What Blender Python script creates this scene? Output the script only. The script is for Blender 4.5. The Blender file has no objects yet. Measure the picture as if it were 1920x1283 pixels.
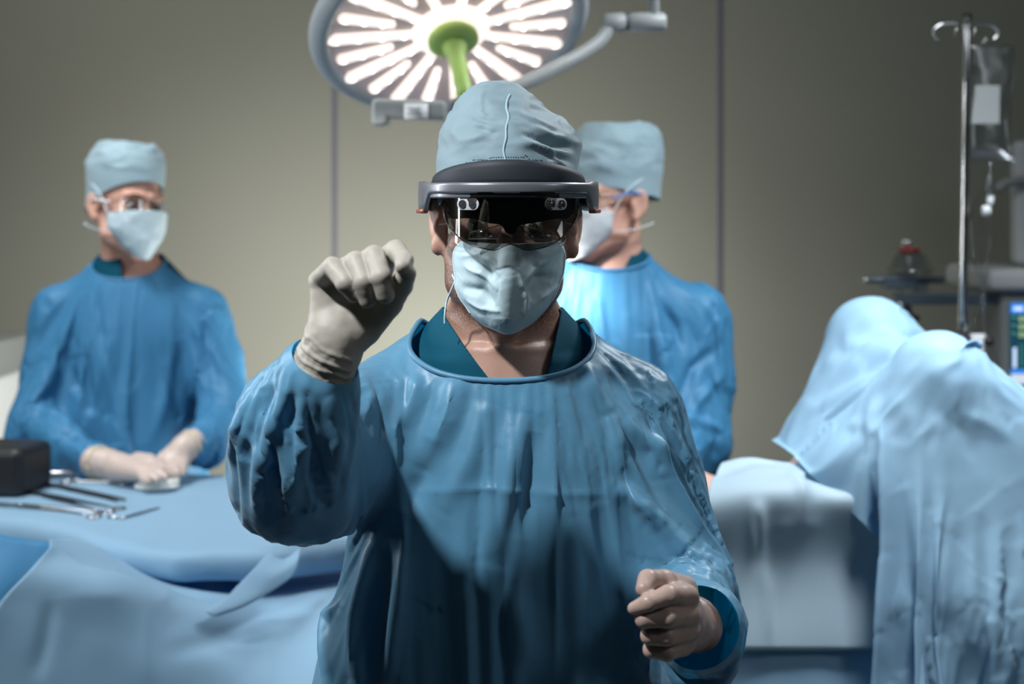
import bpy, bmesh, math, random, os
import numpy as np
from mathutils import Vector, Matrix, kdtree
sc = bpy.context.scene
COL = sc.collection
# ------------------------------------------------------------------ camera
F_PX, CX, HY, CAM_Z = 2667.0, 960.0, 380.0, 1.63
cam_d = bpy.data.cameras.new('camera'); cam = bpy.data.objects.new('camera', cam_d); COL.objects.link(cam)
cam.location = (0, 0, CAM_Z); cam.rotation_euler = (math.pi/2, 0, 0)
cam_d.lens = 50.0; cam_d.sensor_width = 36.0; cam_d.shift_y = -(641.5-HY)/1920.0
cam_d.clip_start = 0.05
cam_d.dof.use_dof = True; cam_d.dof.focus_distance = 1.62; cam_d.dof.aperture_fstop = 3.8
sc.camera = cam
# ------------------------------------------------------------------ world, lights, exposure
sc.view_settings.view_transform = 'Standard'
sc.view_settings.look = 'None'
sc.view_settings.gamma = 1.0
sc.view_settings.exposure = 0.0
world = bpy.data.worlds.new('world'); sc.world = world; world.use_nodes = True
world.node_tree.nodes['Background'].inputs[0].default_value = (0.30, 0.42, 0.55, 1)
world.node_tree.nodes['Background'].inputs[1].default_value = 0.035
def area(name, loc, target, size, power, color, sy=None, spread=180):
    L = bpy.data.lights.new(name, 'AREA'); L.shape = 'RECTANGLE' if sy else 'DISK'
    L.size = size; L.energy = power; L.color = color
    if sy: L.size_y = sy
    L.spread = math.radians(spread)
    o = bpy.data.objects.new(name, L); COL.objects.link(o); o.location = loc
    o.rotation_euler = (Vector(target)-Vector(loc)).to_track_quat('-Z', 'Y').to_euler()
    return o
def spot(name, loc, target, power, color, angle, blend=0.6, radius=0.08):
    L = bpy.data.lights.new(name, 'SPOT'); L.energy = power; L.color = color
    L.spot_size = math.radians(angle); L.spot_blend = blend; L.shadow_soft_size = radius
    o = bpy.data.objects.new(name, L); COL.objects.link(o); o.location = loc
    o.rotation_euler = (Vector(target)-Vector(loc)).to_track_quat('-Z', 'Y').to_euler()
    return o
key = spot('key_light', (-0.76, 0.86, 2.58), (0, 1.65, 1.35), 150, (0.93, 0.97, 1.0), 46, 0.5, 0.05)
area('fill_right', (1.5, 0.9, 2.4), (0.05, 1.7, 1.3), 0.5, 5, (0.85, 0.93, 1.0))
area('rim_left', (-1.55, 2.1, 2.0), (-0.1, 1.7, 1.4), 0.12, 20, (0.9, 0.96, 1.0), 1.3)
area('rim_right', (1.0, 2.5, 2.6), (0.1, 1.7, 1.4), 0.3, 18, (0.9, 0.96, 1.0))
area('wall_wash_top', (-1.3, 3.3, 2.9), (-0.7, 4.45, 1.3), 1.2, 4, (1.0, 0.98, 0.92), 0.3)
area('wall_wash_low', (-0.15, 3.50, 0.95), (-0.55, 4.45, 1.35), 0.5, 19, (1.0, 0.98, 0.92), 0.3)
area('left_top', (-1.3, 2.7, 2.8), (-0.9, 3.3, 1.2), 0.5, 8, (0.95, 0.97, 1.0), None, 90)
area('right_top', (0.9, 2.1, 2.8), (0.9, 2.6, 1.1), 0.5, 12, (0.9, 0.95, 1.0), None, 90)
spot('shoulder_light', (-0.9, 1.9, 2.25), (0.09, 3.0, 1.45), 800, (1.0, 0.95, 0.92), 8, 0.8, 0.05)
# ------------------------------------------------------------------ helpers
def P(px, py, Y):
    """a point at distance Y from the camera that is seen at photo pixel (px, py)"""
    return np.array([(px-CX)/F_PX*Y, Y, CAM_Z-(py-HY)/F_PX*Y])
def smin(a, b, k):
    if k <= 0: return np.minimum(a, b)
    h = np.clip(0.5+0.5*(b-a)/k, 0, 1)
    return b+(a-b)*h-k*h*(1-h)
class SDF:
    """a signed distance volume filled by overlapping smooth primitives"""
    def __init__(s, lo, hi, res):
        lo = np.array(lo, float); hi = np.array(hi, float); s.res = res
        s.ax = [np.arange(lo[i], hi[i]+res, res, dtype=np.float32) for i in range(3)]
        s.D = np.full([len(a) for a in s.ax], 0.08, np.float32)
    def _sl(s, lo, hi):
        r = []
        for i in range(3):
            a = int(np.searchsorted(s.ax[i], lo[i])); b = int(np.searchsorted(s.ax[i], hi[i]))
            r.append(slice(max(a-1, 0), max(b+1, 1)))
        return tuple(r)
    def _put(s, lo, hi, fn, k, op='add', m=None):
        m = (k+2.5*s.res) if m is None else m
        lo = np.array(lo)-m; hi = np.array(hi)+m
        sl = s._sl(lo, hi)
        X, Y, Z = np.meshgrid(s.ax[0][sl[0]], s.ax[1][sl[1]], s.ax[2][sl[2]], indexing='ij')
        if X.size == 0: return
        d = fn(X, Y, Z).astype(np.float32); o = s.D[sl]
        if op == 'add': s.D[sl] = smin(o, d, k)
        elif op == 'sub': s.D[sl] = -smin(-o, d, k)
        elif op == 'and': s.D[sl] = -smin(-o, -d, k)
    def cap(s, a, b, ra, rb=None, k=0.01, op='add'):
        rb = ra if rb is None else rb
        a = np.array(a, float); b = np.array(b, float); ba = b-a; l2 = max(float(ba@ba), 1e-12)
        R = max(ra, rb)
        def fn(X, Y, Z):
            px, py, pz = X-a[0], Y-a[1], Z-a[2]
            t = np.clip((px*ba[0]+py*ba[1]+pz*ba[2])/l2, 0, 1)
            return np.sqrt((px-t*ba[0])**2+(py-t*ba[1])**2+(pz-t*ba[2])**2)-(ra+(rb-ra)*t)
        s._put(np.minimum(a, b)-R, np.maximum(a, b)+R, fn, k, op)
    def chain(s, pts, k=0.01, k0=None, sc=1.0, add=0.0):
        """pts: (x,y,z,r) joined by tapered capsules"""
        for i in range(len(pts)-1):
            s.cap(pts[i][:3], pts[i+1][:3], pts[i][3]*sc+add, pts[i+1][3]*sc+add, k if (i or k0 is None) else k0)
    def ell(s, c, r, k=0.01, rot=None, op='add'):
        c = np.array(c, float); r = np.array(r, float); R = np.array(rot.to_3x3()) if rot is not None else np.eye(3)
        def fn(X, Y, Z):
            x, y, z = X-c[0], Y-c[1], Z-c[2]
            q = [(R[0][i]*x+R[1][i]*y+R[2][i]*z) for i in range(3)]
            k0 = np.sqrt((q[0]/r[0])**2+(q[1]/r[1])**2+(q[2]/r[2])**2)
            k1 = np.sqrt((q[0]/r[0]**2)**2+(q[1]/r[1]**2)**2+(q[2]/r[2]**2)**2)+1e-9
            return k0*(k0-1)/k1
        m = r.max() if rot is not None else r
        s._put(c-m, c+m, fn, k, op)
    def box(s, c, h, rd=0.005, k=0.0, rot=None, op='add'):
        c = np.array(c, float); h = np.array(h, float)-rd; R = np.array(rot.to_3x3()) if rot is not None else np.eye(3)
        def fn(X, Y, Z):
            x, y, z = X-c[0], Y-c[1], Z-c[2]
            q = [np.abs(R[0][i]*x+R[1][i]*y+R[2][i]*z)-h[i] for i in range(3)]
            o = np.sqrt(sum(np.maximum(v, 0)**2 for v in q))
            return o+np.minimum(np.maximum(q[0], np.maximum(q[1], q[2])), 0)-rd
        m = np.linalg.norm(h)+rd if rot is not None else h+rd
        s._put(c-m, c+m, fn, k, op)
    def loft(s, rows, k=0.01, p=2.0):
        """rows: (z, cx, cy, rx, ry) ellipse sections, ends closed flat"""
        rows = sorted(rows); zs = [r[0] for r in rows]
        A = np.array(rows)
        lo = [(A[:, 1]-A[:, 3]).min(), (A[:, 2]-A[:, 4]).min(), zs[0]]
        hi = [(A[:, 1]+A[:, 3]).max(), (A[:, 2]+A[:, 4]).max(), zs[-1]]
        def fn(X, Y, Z):
            z = Z[0, 0, :]
            g = [smooth_interp(z, zs, A[:, i]) for i in (1, 2, 3, 4)]
            q = (np.abs((X-g[0])/g[2])**p+np.abs((Y-g[1])/g[3])**p)**(1/p)
            d = (q-1)*np.minimum(g[2], g[3])
            return np.maximum(d, np.maximum(zs[0]-Z, Z-zs[-1]))
        s._put(lo, hi, fn, k)
    def fn(s, lo, hi, f, k=0.0, op='add', m=None): s._put(lo, hi, f, k, op, m)
    def mesh(s):
        return surface_nets(s.D, s.ax)
def smooth_interp(x, xs, ys):
    """piecewise cubic (Catmull-Rom) interpolation"""
    xs = np.array(xs, float); ys = np.array(ys, float); x = np.clip(x, xs[0], xs[-1])
    m = np.gradient(ys, xs) if len(xs) > 2 else np.full(len(xs), (ys[-1]-ys[0])/(xs[-1]-xs[0]))
    i = np.clip(np.searchsorted(xs, x, side='right')-1, 0, len(xs)-2)
    h = xs[i+1]-xs[i]; t = (x-xs[i])/h
    return ((2*t**3-3*t**2+1)*ys[i]+(t**3-2*t**2+t)*h*m[i]+(-2*t**3+3*t**2)*ys[i+1]+(t**3-t**2)*h*m[i+1])
def surface_nets(D, ax):
    S = D < 0
    c = [S[i:S.shape[0]-1+i, j:S.shape[1]-1+j, k:S.shape[2]-1+k] for i in (0, 1) for j in (0, 1) for k in (0, 1)]
    anyv = c[0].copy(); allv = c[0].copy()
    for q in c[1:]: anyv |= q; allv &= q
    act = anyv & ~allv
    I, J, K = np.nonzero(act); n = len(I)
    idx = np.full(act.shape, -1, np.int64); idx[I, J, K] = np.arange(n)
    acc = np.zeros((n, 3)); cnt = np.zeros(n)
    co = [np.array((i, j, k)) for i in (0, 1) for j in (0, 1) for k in (0, 1)]
    A = [np.asarray(a, float) for a in ax]
    for a in range(8):
        for b in range(a+1, 8):
            if np.abs(co[a]-co[b]).sum() != 1: continue
            da = D[I+co[a][0], J+co[a][1], K+co[a][2]].astype(float); db = D[I+co[b][0], J+co[b][1], K+co[b][2]].astype(float)
            m = (da < 0) != (db < 0)
            t = np.where(m, da/np.where(m, da-db, 1), 0)
            pa = np.stack([A[0][I+co[a][0]], A[1][J+co[a][1]], A[2][K+co[a][2]]], 1)
            pb = np.stack([A[0][I+co[b][0]], A[1][J+co[b][1]], A[2][K+co[b][2]]], 1)
            acc += np.where(m[:, None], pa+(pb-pa)*t[:, None], 0); cnt += m
    V = acc/cnt[:, None]
    F = []
    for axis in range(3):
        u, v = [(1, 2), (2, 0), (0, 1)][axis]
        s0 = [slice(None)]*3; s1 = [slice(None)]*3
        s0[axis] = slice(0, -1); s1[axis] = slice(1, None)
        for w in (u, v): s0[w] = slice(1, -1); s1[w] = slice(1, -1)
        a = S[tuple(s0)]; b = S[tuple(s1)]
        for inside_first in (True, False):
            m = (a & ~b) if inside_first else (~a & b)
            e = np.array(np.nonzero(m)).T
            if len(e) == 0: continue
            e[:, u] += 1; e[:, v] += 1
            q = []
            for du, dv in ((-1, -1), (0, -1), (0, 0), (-1, 0)):
                g = e.copy(); g[:, u] += du; g[:, v] += dv
                q.append(idx[g[:, 0], g[:, 1], g[:, 2]])
            q = np.stack(q, 1)
            F.append(q if inside_first else q[:, ::-1])
    F = np.concatenate(F); F = F[(F >= 0).all(1)]
    return V, F
def to_mesh(name, V, F, smooth=True):
    me = bpy.data.meshes.new(name); V = np.asarray(V, np.float32); 
    if isinstance(F, np.ndarray):
        n = len(F); w = F.shape[1]
        me.vertices.add(len(V)); me.vertices.foreach_set('co', V.ravel())
        me.loops.add(n*w); me.loops.foreach_set('vertex_index', F.astype(np.int32).ravel())
        me.polygons.add(n); me.polygons.foreach_set('loop_start', np.arange(0, n*w, w, dtype=np.int32))
        me.update(calc_edges=True)
    else:
        me.from_pydata([tuple(map(float, v)) for v in V], [], F)
    me.validate(); me.update()
    if smooth: me.polygons.foreach_set('use_smooth', np.ones(len(me.polygons), bool))
    return me
def verts_of(me):
    a = np.empty(len(me.vertices)*3, np.float32); me.vertices.foreach_get('co', a); return a.reshape(-1, 3).astype(float)
def faces_of(me):
    a = np.empty(len(me.loops), np.int32); me.loops.foreach_get('vertex_index', a)
    n = np.empty(len(me.polygons), np.int32); me.polygons.foreach_get('loop_total', n)
    return a, n
def set_verts(me, V): me.vertices.foreach_set('co', np.asarray(V, np.float32).ravel()); me.update()
def normals_of(me):
    me.update(); a = np.empty(len(me.vertices)*3, np.float32); me.vertices.foreach_get('normal', a) if False else me.vertex_normals.foreach_get('vector', a)
    return a.reshape(-1, 3).astype(float)
def relax(V, F, it=3, lam=0.5, keep=None):
    """Laplacian smoothing over quads F"""
    E = np.concatenate([F[:, [i, (i+1) % F.shape[1]]] for i in range(F.shape[1])])
    E = np.concatenate([E, E[:, ::-1]]); n = len(V)
    cnt = np.bincount(E[:, 0], minlength=n).astype(float); cnt[cnt == 0] = 1
    V = V.copy()
    for _ in range(it):
        A = np.stack([np.bincount(E[:, 0], V[E[:, 1], i], minlength=n) for i in range(3)], 1)/cnt[:, None]
        W = V+(A-V)*lam
        if keep is not None: W[keep] = V[keep]
        V = W
    return V
rngp = np.random.RandomState(7).permutation(256); rngp = np.concatenate([rngp, rngp, rngp])
GR = np.random.RandomState(3).normal(size=(256, 3)); GR /= np.linalg.norm(GR, axis=1)[:, None]
def noise(p, scale=(1, 1, 1), seed=0):
    """gradient noise of points p, about -1..1"""
    q = np.asarray(p, float)*np.asarray(scale, float)+seed*17.31
    i = np.floor(q).astype(int); f = q-i; u = f*f*f*(f*(f*6-15)+10); r = 0
    for a in (0, 1):
        for b in (0, 1):
            for c in (0, 1):
                h = rngp[(rngp[(rngp[(i[:, 0]+a) & 255]+i[:, 1]+b) & 255]+i[:, 2]+c) & 255]
                g = GR[h]; d = (g*(f-np.array([a, b, c]))).sum(1)
                w = (u[:, 0] if a else 1-u[:, 0])*(u[:, 1] if b else 1-u[:, 1])*(u[:, 2] if c else 1-u[:, 2])
                r = r+w*d
    return r*1.6
def fbm(p, scale, seed=0, o=3):
    s = 0; a = 1
    for i in range(o): s = s+a*noise(p, np.array(scale)*2**i, seed+i*3); a *= 0.5
    return s
def ridged(p, scale, seed=0, o=2):
    s = 0; a = 1
    for i in range(o): s = s+a*(1-2*np.abs(noise(p, np.array(scale)*2**i, seed+i*5))); a *= 0.5
    return s
def seg_dist(V, pts):
    """distance of points V to a polyline and the parameter 0..1 along it"""
    pts = np.asarray(pts, float); best = np.full(len(V), 1e9); T = np.zeros(len(V)); n = len(pts)-1
    for i in range(n):
        a = pts[i]; ba = pts[i+1]-a; l2 = max(ba@ba, 1e-12)
        t = np.clip(((V-a)@ba)/l2, 0, 1); d = np.linalg.norm(V-a-t[:, None]*ba, axis=1)
        m = d < best; best[m] = d[m]; T[m] = (i+t[m])/n
    return best, T
def crease(V, N, pts, amp, w, sharp=True, valley=0.0):
    """raise (amp>0) or sink a fold along a polyline, tapering at both ends"""
    d, t = seg_dist(V, pts); e = np.sin(np.pi*np.clip(t, 0.02, 0.98))**0.6
    prof = np.exp(-(d/w)) if sharp else np.exp(-(d/w)**2)
    v = prof-valley*np.exp(-((d-2.2*w)/w)**2)
    return V+N*(amp*e*v)[:, None]
# ------------------------------------------------------------------ objects
def link(name, me, mat=None, parent=None):
    o = bpy.data.objects.new(name, me); COL.objects.link(o)
    if mat is not None and me is not None and not me.materials: me.materials.append(mat)
    if parent is not None:
        o.parent = parent; o.matrix_parent_inverse = Matrix.Translation(-Vector(parent.location))
    return o
def tag(o, label=None, cat=None, group=None, kind=None):
    if label: o['label'] = label
    if cat: o['category'] = cat
    if group: o['group'] = group
    if kind: o['kind'] = kind
    return o
def empty(name, loc, label, cat, group=None):
    o = bpy.data.objects.new(name, None); COL.objects.link(o); o.location = loc; o.empty_display_size = 0.1
    return tag(o, label, cat, group)
def obj(name, VF, mat, parent=None, subsurf=0, bevel=0, solid=0, smooth=True, offset=0):
    me = to_mesh(name, VF[0], VF[1], smooth) if not isinstance(VF, bpy.types.Mesh) else VF
    o = link(name, me, mat, parent)
    if solid:
        m = o.modifiers.new('s', 'SOLIDIFY'); m.thickness = solid; m.offset = offset
    if bevel:
        m = o.modifiers.new('b', 'BEVEL'); m.width = bevel; m.segments = 3; m.limit_method = 'ANGLE'; m.angle_limit = 0.6
    if subsurf:
        m = o.modifiers.new('u', 'SUBSURF'); m.levels = subsurf; m.render_levels = subsurf
    return o
def join(*parts):
    V = []; F = []; n = 0
    for v, f in parts:
        V.append(np.asarray(v, float)); F += [tuple(int(i)+n for i in q) for q in f]; n += len(v)
    return np.concatenate(V), F
def resample(pts, n):
    pts = np.asarray(pts, float); k = len(pts)
    if k < 3: 
        t = np.linspace(0, 1, n)[:, None]; return pts[0]+(pts[-1]-pts[0])*t
    s = np.concatenate([[0], np.cumsum(np.linalg.norm(np.diff(pts[:, :3], axis=0), axis=1))])
    x = np.linspace(0, s[-1], n)
    return np.stack([smooth_interp(x, s, pts[:, i]) for i in range(pts.shape[1])], 1)
def tube(pts, r, seg=12, n=None, caps=True, flat=1.0, up=None):
    """round (or flattened) tube along a smooth path; r a number or one per point"""
    pts = np.asarray(pts, float); r = np.broadcast_to(np.asarray(r, float), (len(pts),))
    q = np.concatenate([pts[:, :3], r[:, None]], 1)
    if n: q = resample(q, n)
    V = []; F = []; m = len(q); prev = None
    for i in range(m):
        t = q[min(i+1, m-1), :3]-q[max(i-1, 0), :3]; t /= np.linalg.norm(t)+1e-12
        if prev is None:
            a = np.array(up if up is not None else ((0, 0, 1) if abs(t[2]) < 0.9 else (1, 0, 0)), float)
        else: a = prev
        a = a-t*(a@t); a /= np.linalg.norm(a)+1e-12; prev = a; b = np.cross(t, a)
        for j in range(seg):
            th = 2*math.pi*j/seg
            V.append(q[i, :3]+q[i, 3]*(math.cos(th)*a*flat+math.sin(th)*b))
    for i in range(m-1):
        for j in range(seg):
            F.append((i*seg+j, i*seg+(j+1) % seg, (i+1)*seg+(j+1) % seg, (i+1)*seg+j))
    if caps:
        F.append(tuple(range(seg))[::-1]); F.append(tuple((m-1)*seg+j for j in range(seg)))
    return np.array(V), F
def lathe(prof, c=(0, 0, 0), seg=48, rot=None):
    """prof: (r, z) outline turned about z, then rotated and moved to c"""
    V = []; F = []; n = len(prof)
    for (r, z) in prof:
        for j in range(seg):
            th = 2*math.pi*j/seg; V.append((max(r, 1e-5)*math.cos(th), max(r, 1e-5)*math.sin(th), z))
    for i in range(n-1):
        for j in range(seg):
            F.append((i*seg+j, i*seg+(j+1) % seg, (i+1)*seg+(j+1) % seg, (i+1)*seg+j))
    F.append(tuple(range(seg))[::-1]); F.append(tuple((n-1)*seg+j for j in range(seg)))
    V = np.array(V)
    if rot is not None: V = V@np.array(rot.to_3x3()).T
    return V+np.array(c), F
def boxm(c, h, rot=None):
    V = np.array([(x, y, z) for x in (-1, 1) for y in (-1, 1) for z in (-1, 1)], float)*np.array(h)
    F = [(0, 1, 3, 2), (4, 6, 7, 5), (0, 4, 5, 1), (2, 3, 7, 6), (0, 2, 6, 4), (1, 5, 7, 3)]
    if rot is not None: V = V@np.array(rot.to_3x3()).T
    return V+np.array(c), F
def prism(outline, y0, y1, c=(0, 0, 0), rot=None):
    """outline of (x, z) points extruded from y0 to y1"""
    n = len(outline)
    V = np.array([(x, y0, z) for x, z in outline]+[(x, y1, z) for x, z in outline], float)
    F = [tuple(range(n)), tuple(range(2*n-1, n-1, -1))]+[(i, i+n, (i+1) % n+n, (i+1) % n) for i in range(n)]
    if rot is not None: V = V@np.array(rot.to_3x3()).T
    return V+np.array(c), F
def bisect(me, co, no, clear_outer=True):
    bm = bmesh.new(); bm.from_mesh(me)
    bmesh.ops.bisect_plane(bm, geom=bm.verts[:]+bm.edges[:]+bm.faces[:], plane_co=Vector(co), plane_no=Vector(no), clear_outer=clear_outer, clear_inner=False)
    bm.to_mesh(me); bm.free(); me.update(); return me
def boundary_loops(me):
    bm = bmesh.new(); bm.from_mesh(me); ed = {e for e in bm.edges if len(e.link_faces) == 1}; out = []
    while ed:
        e = ed.pop(); L = [e.verts[0], e.verts[1]]
        while True:
            nx = [x for x in L[-1].link_edges if x in ed]
            if not nx: break
            ed.discard(nx[0]); L.append(nx[0].other_vert(L[-1]))
        out.append(np.array([v.co[:] for v in L]))
    bm.free(); return sorted(out, key=lambda a: -len(a))
def cloth_sim(me, colliders, pin=None, frames=30, grow=0.0, quality=5, mass=0.3, bend=0.5, tension=15, selfcol=False, gravity=1.0, pressure=0.0, dist=0.006, damp=5.0, wind=None):
    """let a mesh settle as cloth over collider meshes; returns its new vertex positions"""
    o = bpy.data.objects.new('cloth_tmp', me); COL.objects.link(o); cols = []
    for c in colliders:
        q = bpy.data.objects.new('col_tmp', c); COL.objects.link(q); q.modifiers.new('c', 'COLLISION')
        q.collision.thickness_outer = dist; q.collision.cloth_friction = 8; q.collision.damping = 0.2; cols.append(q)
    if pin is not None:
        g = o.vertex_groups.new(name='pin')
        for lv in np.unique(np.round(pin, 2)):
            if lv > 0: g.add([int(i) for i in np.nonzero(np.round(pin, 2) == lv)[0]], float(lv), 'REPLACE')
    m = o.modifiers.new('cloth', 'CLOTH'); s = m.settings
    s.quality = quality; s.mass = mass; s.tension_stiffness = tension; s.compression_stiffness = tension; s.shear_stiffness = tension*0.5
    s.bending_stiffness = bend; s.tension_damping = damp; s.compression_damping = damp; s.shear_damping = damp; s.bending_damping = 0.5
    s.air_damping = 3.0; s.shrink_min = -grow; s.shrink_max = -grow; s.effector_weights.gravity = gravity
    if pin is not None: s.vertex_group_mass = 'pin'; s.pin_stiffness = 2.0
    if pressure: s.use_pressure = True; s.uniform_pressure_force = pressure
    m.collision_settings.distance_min = dist; m.collision_settings.collision_quality = 3
    m.collision_settings.use_self_collision = selfcol; m.collision_settings.self_distance_min = 0.004
    m.point_cache.frame_start = 1; m.point_cache.frame_end = frames
    f0 = sc.frame_current
    for f in range(1, frames+1): sc.frame_set(f)
    ev = o.evaluated_get(bpy.context.evaluated_depsgraph_get()); em = ev.to_mesh(); V = verts_of(em); ev.to_mesh_clear()
    bpy.data.objects.remove(o)
    for q in cols: bpy.data.objects.remove(q)
    sc.frame_set(1)
    return V
def subdiv(me, lv=1):
    o = bpy.data.objects.new('tmp', me); COL.objects.link(o)
    m = o.modifiers.new('s', 'SUBSURF'); m.levels = lv; m.render_levels = lv
    ev = o.evaluated_get(bpy.context.evaluated_depsgraph_get()); r = bpy.data.meshes.new_from_object(ev)
    bpy.data.objects.remove(o); r.name = me.name; return r
def facets(V, cell, seed, k=5, tilt=0.55, curve=0.5):
    """height field of tilted facets meeting in sharp creases"""
    rs = np.random.RandomState(seed); lo, hi = V.min(0), V.max(0)
    idx = rs.choice(len(V), max(12, min(len(V)-1, int(((hi-lo)[[0, 2]]/cell).prod()*2.2))), replace=False)
    pts = V[idx]+rs.normal(size=(len(idx), 3))*cell*0.15; g = rs.normal(size=pts.shape)*tilt
    kd = kdtree.KDTree(len(pts))
    for i, p in enumerate(pts): kd.insert(p, i)
    kd.balance(); nb = np.array([[r[1] for r in kd.find_n(p, k)] for p in V])
    d = V[:, None, :]-pts[nb]; h = (d*g[nb]).sum(2)-curve*(d**2).sum(2)/cell
    return h.max(1)/cell
def crumple(V, N, cell, amp, w=0, seed=1, weight=None, stretch=(1, 1, 1)):
    """crumpled thin cloth: sharp ridges and valleys between flat facets"""
    V_ = V; V = V*np.array(stretch); h = facets(V, cell, seed)-facets(V, cell, seed+50)+0.3*(facets(V, cell*0.45, seed+7)-facets(V, cell*0.45, seed+57)); h = np.clip(h, -1.4, 1.4); V = V_
    if weight is not None: h = h*weight
    return V+N*(h*amp)[:, None]
class Local:
    """primitives given in a turned and moved frame"""
    def __init__(s, f, M): s.f = f; s.M = M; s.R = M.to_3x3().normalized(); s.sc = M.to_scale()[0]
    def p(s, a): return np.array((s.M@Vector(a[:3]))[:])
    def cap(s, a, b, ra, rb=None, k=0.01, op='add'): s.f.cap(s.p(a), s.p(b), ra*s.sc, (ra if rb is None else rb)*s.sc, k, op)
    def chain(s, pts, k=0.01): 
        for a, b in zip(pts[:-1], pts[1:]): s.cap(a, b, a[3], b[3], k)
    def ell(s, c, r, k=0.01, rot=None, op='add'):
        R = s.R@(rot.to_3x3() if rot is not None else Matrix.Identity(3)); s.f.ell(s.p(c), np.array(r)*s.sc, k, R, op)
def resample_grid(V, r, c, R, C):
    G = np.array(V).reshape(r, c, 3); G = np.stack([resample(G[:, j], R) for j in range(c)], 1); G = np.stack([resample(G[i], C) for i in range(R)], 0)
    return G.reshape(-1, 3), np.array([(j*C+i, (j+1)*C+i, (j+1)*C+i+1, j*C+i+1) for j in range(R-1) for i in range(C-1)])
def snap2(V, px, py):
    qx = CX+V[:, 0]/V[:, 1]*F_PX; qy = HY+(CAM_Z-V[:, 2])/V[:, 1]*F_PX
    return V[np.argmin((qx-px)**2+(qy-py)**2+(V[:, 1]*20))]
# ------------------------------------------------------------------ materials
MATS = {}
def mat(name, color, rough=0.5, metal=0.0, spec=0.5, sheen=0.0, trans=0.0, ior=1.45, alpha=1.0, coat=0.0, emit=None, estr=0.0, sss=0.0, weave=0.0, bump=None, vary=0.0, vscale=8.0, translucent=0.0, color2=None, tcol=None):
    m = bpy.data.materials.new(name); m.use_nodes = True; nt = m.node_tree; b = nt.nodes['Principled BSDF']
    b.inputs['Base Color'].default_value = (*color, 1); b.inputs['Roughness'].default_value = rough; b.inputs['Metallic'].default_value = metal
    b.inputs['Specular IOR Level'].default_value = spec; b.inputs['Transmission Weight'].default_value = trans; b.inputs['IOR'].default_value = ior
    b.inputs['Alpha'].default_value = alpha; b.inputs['Coat Weight'].default_value = coat; b.inputs['Sheen Weight'].default_value = sheen
    if sss: b.inputs['Subsurface Weight'].default_value = sss; b.inputs['Subsurface Radius'].default_value = (0.012, 0.004, 0.002); b.inputs['Subsurface Scale'].default_value = 1.0
    if emit: b.inputs['Emission Color'].default_value = (*emit, 1); b.inputs['Emission Strength'].default_value = estr
    tc = nt.nodes.new('ShaderNodeTexCoord'); L = nt.links.new
    if vary:
        n = nt.nodes.new('ShaderNodeTexNoise'); n.inputs['Scale'].default_value = vscale; n.inputs['Detail'].default_value = 5; L(tc.outputs['Object'], n.inputs['Vector'])
        r = nt.nodes.new('ShaderNodeMix'); r.data_type = 'RGBA'; r.inputs[6].default_value = (*[c*(1-vary) for c in color], 1)
        r.inputs[7].default_value = (*(color2 or [min(1, c*(1+vary)) for c in color]), 1); L(n.outputs['Fac'], r.inputs[0]); L(r.outputs[2], b.inputs['Base Color'])
    hgt = None
    if weave:
        w1 = nt.nodes.new('ShaderNodeTexVoronoi'); w1.inputs['Scale'].default_value = weave; L(tc.outputs['Object'], w1.inputs['Vector'])
        hgt = (w1.outputs['Distance'], 0.12, 0.0008)
    if bump:
        n2 = nt.nodes.new('ShaderNodeTexNoise'); n2.inputs['Scale'].default_value = bump[0]; n2.inputs['Detail'].default_value = 6; L(tc.outputs['Object'], n2.inputs['Vector'])
        hgt2 = (n2.outputs['Fac'], bump[1], bump[2])
    last = None
    for h in ([hgt] if hgt else [])+([hgt2] if bump else []):
        bp = nt.nodes.new('ShaderNodeBump'); bp.inputs['Strength'].default_value = h[1]; bp.inputs['Distance'].default_value = h[2]; L(h[0], bp.inputs['Height'])
        if last: L(last.outputs[0], bp.inputs['Normal'])
        last = bp
    if last: L(last.outputs[0], b.inputs['Normal'])
    if translucent:
        t = nt.nodes.new('ShaderNodeBsdfTranslucent'); t.inputs[0].default_value = (*(tcol or color), 1); mx = nt.nodes.new('ShaderNodeMixShader'); mx.inputs[0].default_value = translucent
        L(b.outputs[0], mx.inputs[1]); L(t.outputs[0], mx.inputs[2]); L(mx.outputs[0], nt.nodes['Material Output'].inputs['Surface'])
    MATS[name] = m; return m
M_gown = mat('gown_fabric', (0.095, 0.26, 0.40), 0.40, spec=0.45, sheen=0.15, weave=900, translucent=0.18, tcol=(0.0, 0.30, 0.60), vary=0.06, vscale=30)
M_gown2 = mat('gown_fabric_light', (0.06, 0.24, 0.44), 0.5, spec=0.35, weave=700, translucent=0.16, tcol=(0.0, 0.28, 0.62))
M_drape = mat('drape_fabric', (0.31, 0.50, 0.65), 0.55, spec=0.3, weave=700, translucent=0.22, tcol=(0.03, 0.42, 0.80))
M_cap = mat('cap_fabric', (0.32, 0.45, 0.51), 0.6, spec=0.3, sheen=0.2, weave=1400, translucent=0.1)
M_cap_shaded = mat('cap_fabric_shaded', (0.19, 0.27, 0.31), 0.6, spec=0.3, sheen=0.2, weave=1400, translucent=0.1)  # darker copy of the cap fabric, shade on the front cap put into its colour
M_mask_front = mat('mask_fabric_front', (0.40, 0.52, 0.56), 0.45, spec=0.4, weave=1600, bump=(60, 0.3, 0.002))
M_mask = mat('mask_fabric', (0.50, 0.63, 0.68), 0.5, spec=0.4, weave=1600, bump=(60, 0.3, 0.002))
M_scrub = mat('scrub_fabric', (0.0, 0.06, 0.10), 0.8, spec=0.2, weave=1200)
M_skin = mat('skin', (0.42, 0.25, 0.19), 0.45, spec=0.45, sss=0.15, vary=0.12, vscale=25, bump=(220, 0.25, 0.0012))
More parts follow.
